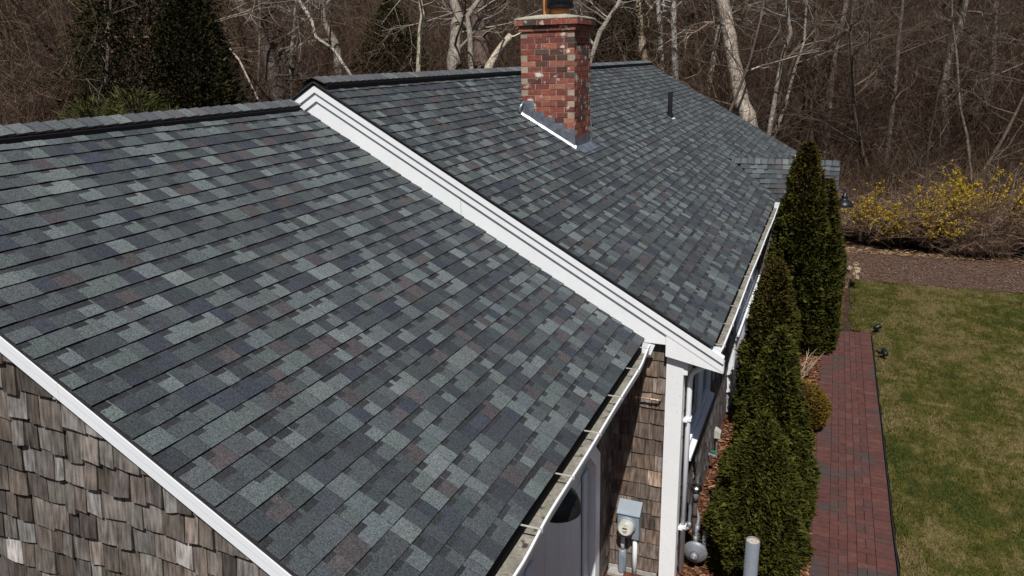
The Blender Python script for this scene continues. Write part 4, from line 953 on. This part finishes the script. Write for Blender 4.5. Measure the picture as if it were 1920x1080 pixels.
seen_tree('bare_tree', 'thin whitish trunk behind the stump', [(544, 130), (550, 70), (556, -10)], 24, 8, 6, PALE, 119, nb=7, first=.4)
seen_tree('bare_tree', 'pale double trunk left of the main gable peak', [(634, 125), (628, 80), (606, 40), (604, -10)], 26, 17, 12, (.25, .215, .18), 120, nb=10, first=.4)
seen_tree('bare_tree', 'pale curving branch tree above the main gable peak', [(625, 92), (592, 70), (585, 40), (560, 0)], 23, 6, 6, (.42, .38, .33), 121, nb=8, first=.5, Hadd=3)
seen_tree('bare_tree', 'yellow grey trunk between the gable peak and the forked tree', [(788, 55), (792, 25), (786, -10)], 25, 9, 8, (.30, .265, .19), 122, nb=8, first=.5)
seen_tree('bare_tree', 'tan dead trunk at the upper left among red twigs', [(205, 75), (199, 40), (196, -10)], 22, 9, 7, (.26, .18, .12), 123, nb=9, first=.3)
seen_tree('bare_tree', 'pale slanting branch tree left of the stump', [(448, 112), (420, 80), (395, 45), (378, 25)], 19, 4, 4, (.40, .33, .28), 124, nb=8, first=.4, Hadd=2)
seen_tree('bare_tree', 'grey twin trunk behind the chimney crown', [(1125, 60), (1148, 25), (1168, -10)], 27, 9, 8, (.27, .235, .195), 125, nb=10, first=.3)

# evergreens in the woods
CED_ = [(0.0153, 0.0204, 0.0076), (0.0229, 0.0255, 0.0085), (0.0102, 0.0136, 0.0059), (0.034, 0.0272, 0.011)]
def wood_evergreen(label, px, py, depth, top, rmax, n, size, seed, cols=CED_, name='red_cedar', pw=.8):
    p = at(px, py, depth*.89); z = terrain_z(p.x, p.y); H = top-z
    evergreen(name, label, 'evergreen tree', (p.x, p.y, z), H, col_prof(rmax, .55, pw, .35), n, size, seed, cols=cols, clump=.30, cz=.7, inner=.3, trunk_r=.10,
              brown=lambda t, q, g, n: .4*(g.random(n) < .3))
wood_evergreen('broad almost black cedar left of the stump', 292, 120, 16.5, 9.0, 1.65, 95000, .042, 201)
wood_evergreen('narrower dark cedar leaning against the broad black one', 368, 140, 16, 7.2, 1.0, 50000, .042, 202)
wood_evergreen('olive cedar behind the ridge near the gable peak', 735, 95, 29, 7.0, 2.0, 60000, .06, 203, cols=[(.040, .040, .015), (.032, .034, .013), (.05, .042, .018)])
wood_evergreen('dark low cedar under the forked tree', 860, 110, 24, 4.8, 1.2, 30000, .055, 204, cols=[(.024, .026, .010), (.032, .030, .012)])
wood_evergreen('dark cedar directly behind the chimney', 1150, 70, 32, 9.0, 1.9, 55000, .062, 205)
wood_evergreen('small cedar behind the slender grey trunk', 1335, 70, 40, 9.5, 1.6, 30000, .07, 206, cols=[(.026, .028, .012), (.03, .026, .012)])
PN = [(0.048, 0.0528, 0.0128), (0.0384, 0.0448, 0.0104), (0.06, 0.0624, 0.016)]
for px, py, dp, lab, sd in ((176, 206, 12.5, 'small bright green pine left of its twin above the ridge', 211), (248, 190, 12.8, 'small bright green pine nearest the black cedar', 212)):
    p = at(px, py, dp*.89); evergreen('pine', lab, 'evergreen tree', (p.x, p.y, 0), p.z+.12, col_prof(.95, .8, .45, .6), 15000, .085, sd, cols=PN, clump=.35, cz=1.2, flat=.07, up=.9)

# unnamed woods: copies of a few grown trees and shrubs
protos = [bare_tree('bare_tree', 'grey leafless tree deep in the tangled woods behind the house', 300+i, rnd.uniform(8, 12), rnd.uniform(.045, .095), (GREY, WARM, (.055, .042, .033), (.11, .087, .068), (.068, .05, .037), WARM)[i], 'leafless trees of the woods',
                    first=.06, nb=24, lean=.10) for i in range(6)]
sprotos = [shrub('bare_shrub', 'tangled leafless shrub of the wood edge', 400+i, (3.4, 4.6, 2.6, 4.0)[i], ((.069, .041, .026), RED, (.063, .042, .029), (.083, .053, .035))[i], 'leafless shrubs of the wood edge', n=(38, 40, 44, 34)[i], rad=.9) for i in range(4)]
def in_woods(x, y): return (y > 17.4 and x > -6) or (x < -7.6 and y > -2) or (y > 19)
def scatter(n, d0, d1, pw, mind, seed):
    g = random.Random(seed); out = []; tries = 0
    while len(out) < n and tries < n*60:
        tries += 1; az = R(g.uniform(-56, 14)); d = d0+(d1-d0)*g.random()**pw; x = CAM_LOC.x+math.sin(az)*d; y = CAM_LOC.y+math.cos(az)*d
        if not in_woods(x, y) or any((x-a)**2+(y-b)**2 < mind**2 for a, b in out): continue
        out.append((x, y))
    return out
used = 0
for i, (x, y) in enumerate(scatter(285, 15, 84, 1.0, 1.5, 77)):
    o = protos[i % 6]; z = terrain_z(x, y); sc_ = rnd.uniform(.8, 1.25)
    if i < 6: o.location = (x, y, z)
    else: dup(o, (x, y, z), rnd.random()*6.28, sc_)
for i, (x, y) in enumerate(scatter(270, 13.5, 58, 1.1, 1.2, 78)):
    red = x < -9 and y < 14; o = sprotos[1] if red and rnd.random() < .75 else sprotos[i % 4]; z = terrain_z(x, y); near = y < 21 and x > 2
    sc_ = rnd.uniform(.7, 1.2)*(.62 if near else 1)
    if i < 4: sprotos[i].location = (x, y, z)
    else: dup(o, (x, y, z), rnd.random()*6.28, sc_)

# brushwood: loose twigs filling the wood
def brush(name, label, n, seed):
    g = np.random.default_rng(seed); az = np.radians(g.uniform(-57, 15, n*2)); d = 14+70*g.random(n*2)**1.25
    x = CAM_LOC.x+np.sin(az)*d; y = CAM_LOC.y+np.cos(az)*d; k = np.array([in_woods(a, b) for a, b in zip(x, y)]); x, y, d = x[k][:n], y[k][:n], d[k][:n]; n = len(x)
    z = np.array([terrain_z(a, b) for a, b in zip(x, y)])+g.random(n)**1.3*(3.0+4.5*g.random(n))
    near = (y < 20) & (x > 2); z = np.where(near, np.minimum(z, .1+1.3*g.random(n)), z)
    D = g.normal(0, 1, (n, 3)); D[:, 2] = np.abs(D[:, 2])*1.2+.2; D /= np.linalg.norm(D, axis=1)[:, None]
    L = g.uniform(.4, 1.5, n)[:, None]; P0 = np.stack([x, y, z], 1); P2 = P0+D*L; P1 = (P0+P2)/2+g.normal(0, .07, (n, 3))
    A = np.cross(D, g.normal(0, 1, (n, 3))); A /= np.linalg.norm(A, axis=1)[:, None]; B = np.cross(D, A); r = g.uniform(.003, .008, n)[:, None]*(.7+d[:, None]/60)
    ring = lambda P, s_: [P+(A*math.cos(t)+B*math.sin(t))*r*s_ for t in (0, 2.094, 4.189)]
    r0, r1, r2 = ring(P0, 1), ring(P1, .8), ring(P2, .3); Q = []
    for a, b in ((r0, r1), (r1, r2)):
        for i in range(3): Q.append(np.stack([a[i], a[(i+1) % 3], b[(i+1) % 3], b[i]], 1))
    V = np.concatenate(Q, 0); base = np.array([(.070, .043, .028), (.092, .060, .038), (.044, .029, .020), (.066, .036, .025), (.140, .101, .070)])[g.integers(0, 5, n)]*g.uniform(.6, 1.3, (n, 1))
    return tag(quads(name, V, np.concatenate([base]*6, 0), 'twig'), label, 'brushwood', kind='stuff')
brush('undergrowth', 'dense brown brushwood filling the woods behind the house', 220000, 9)
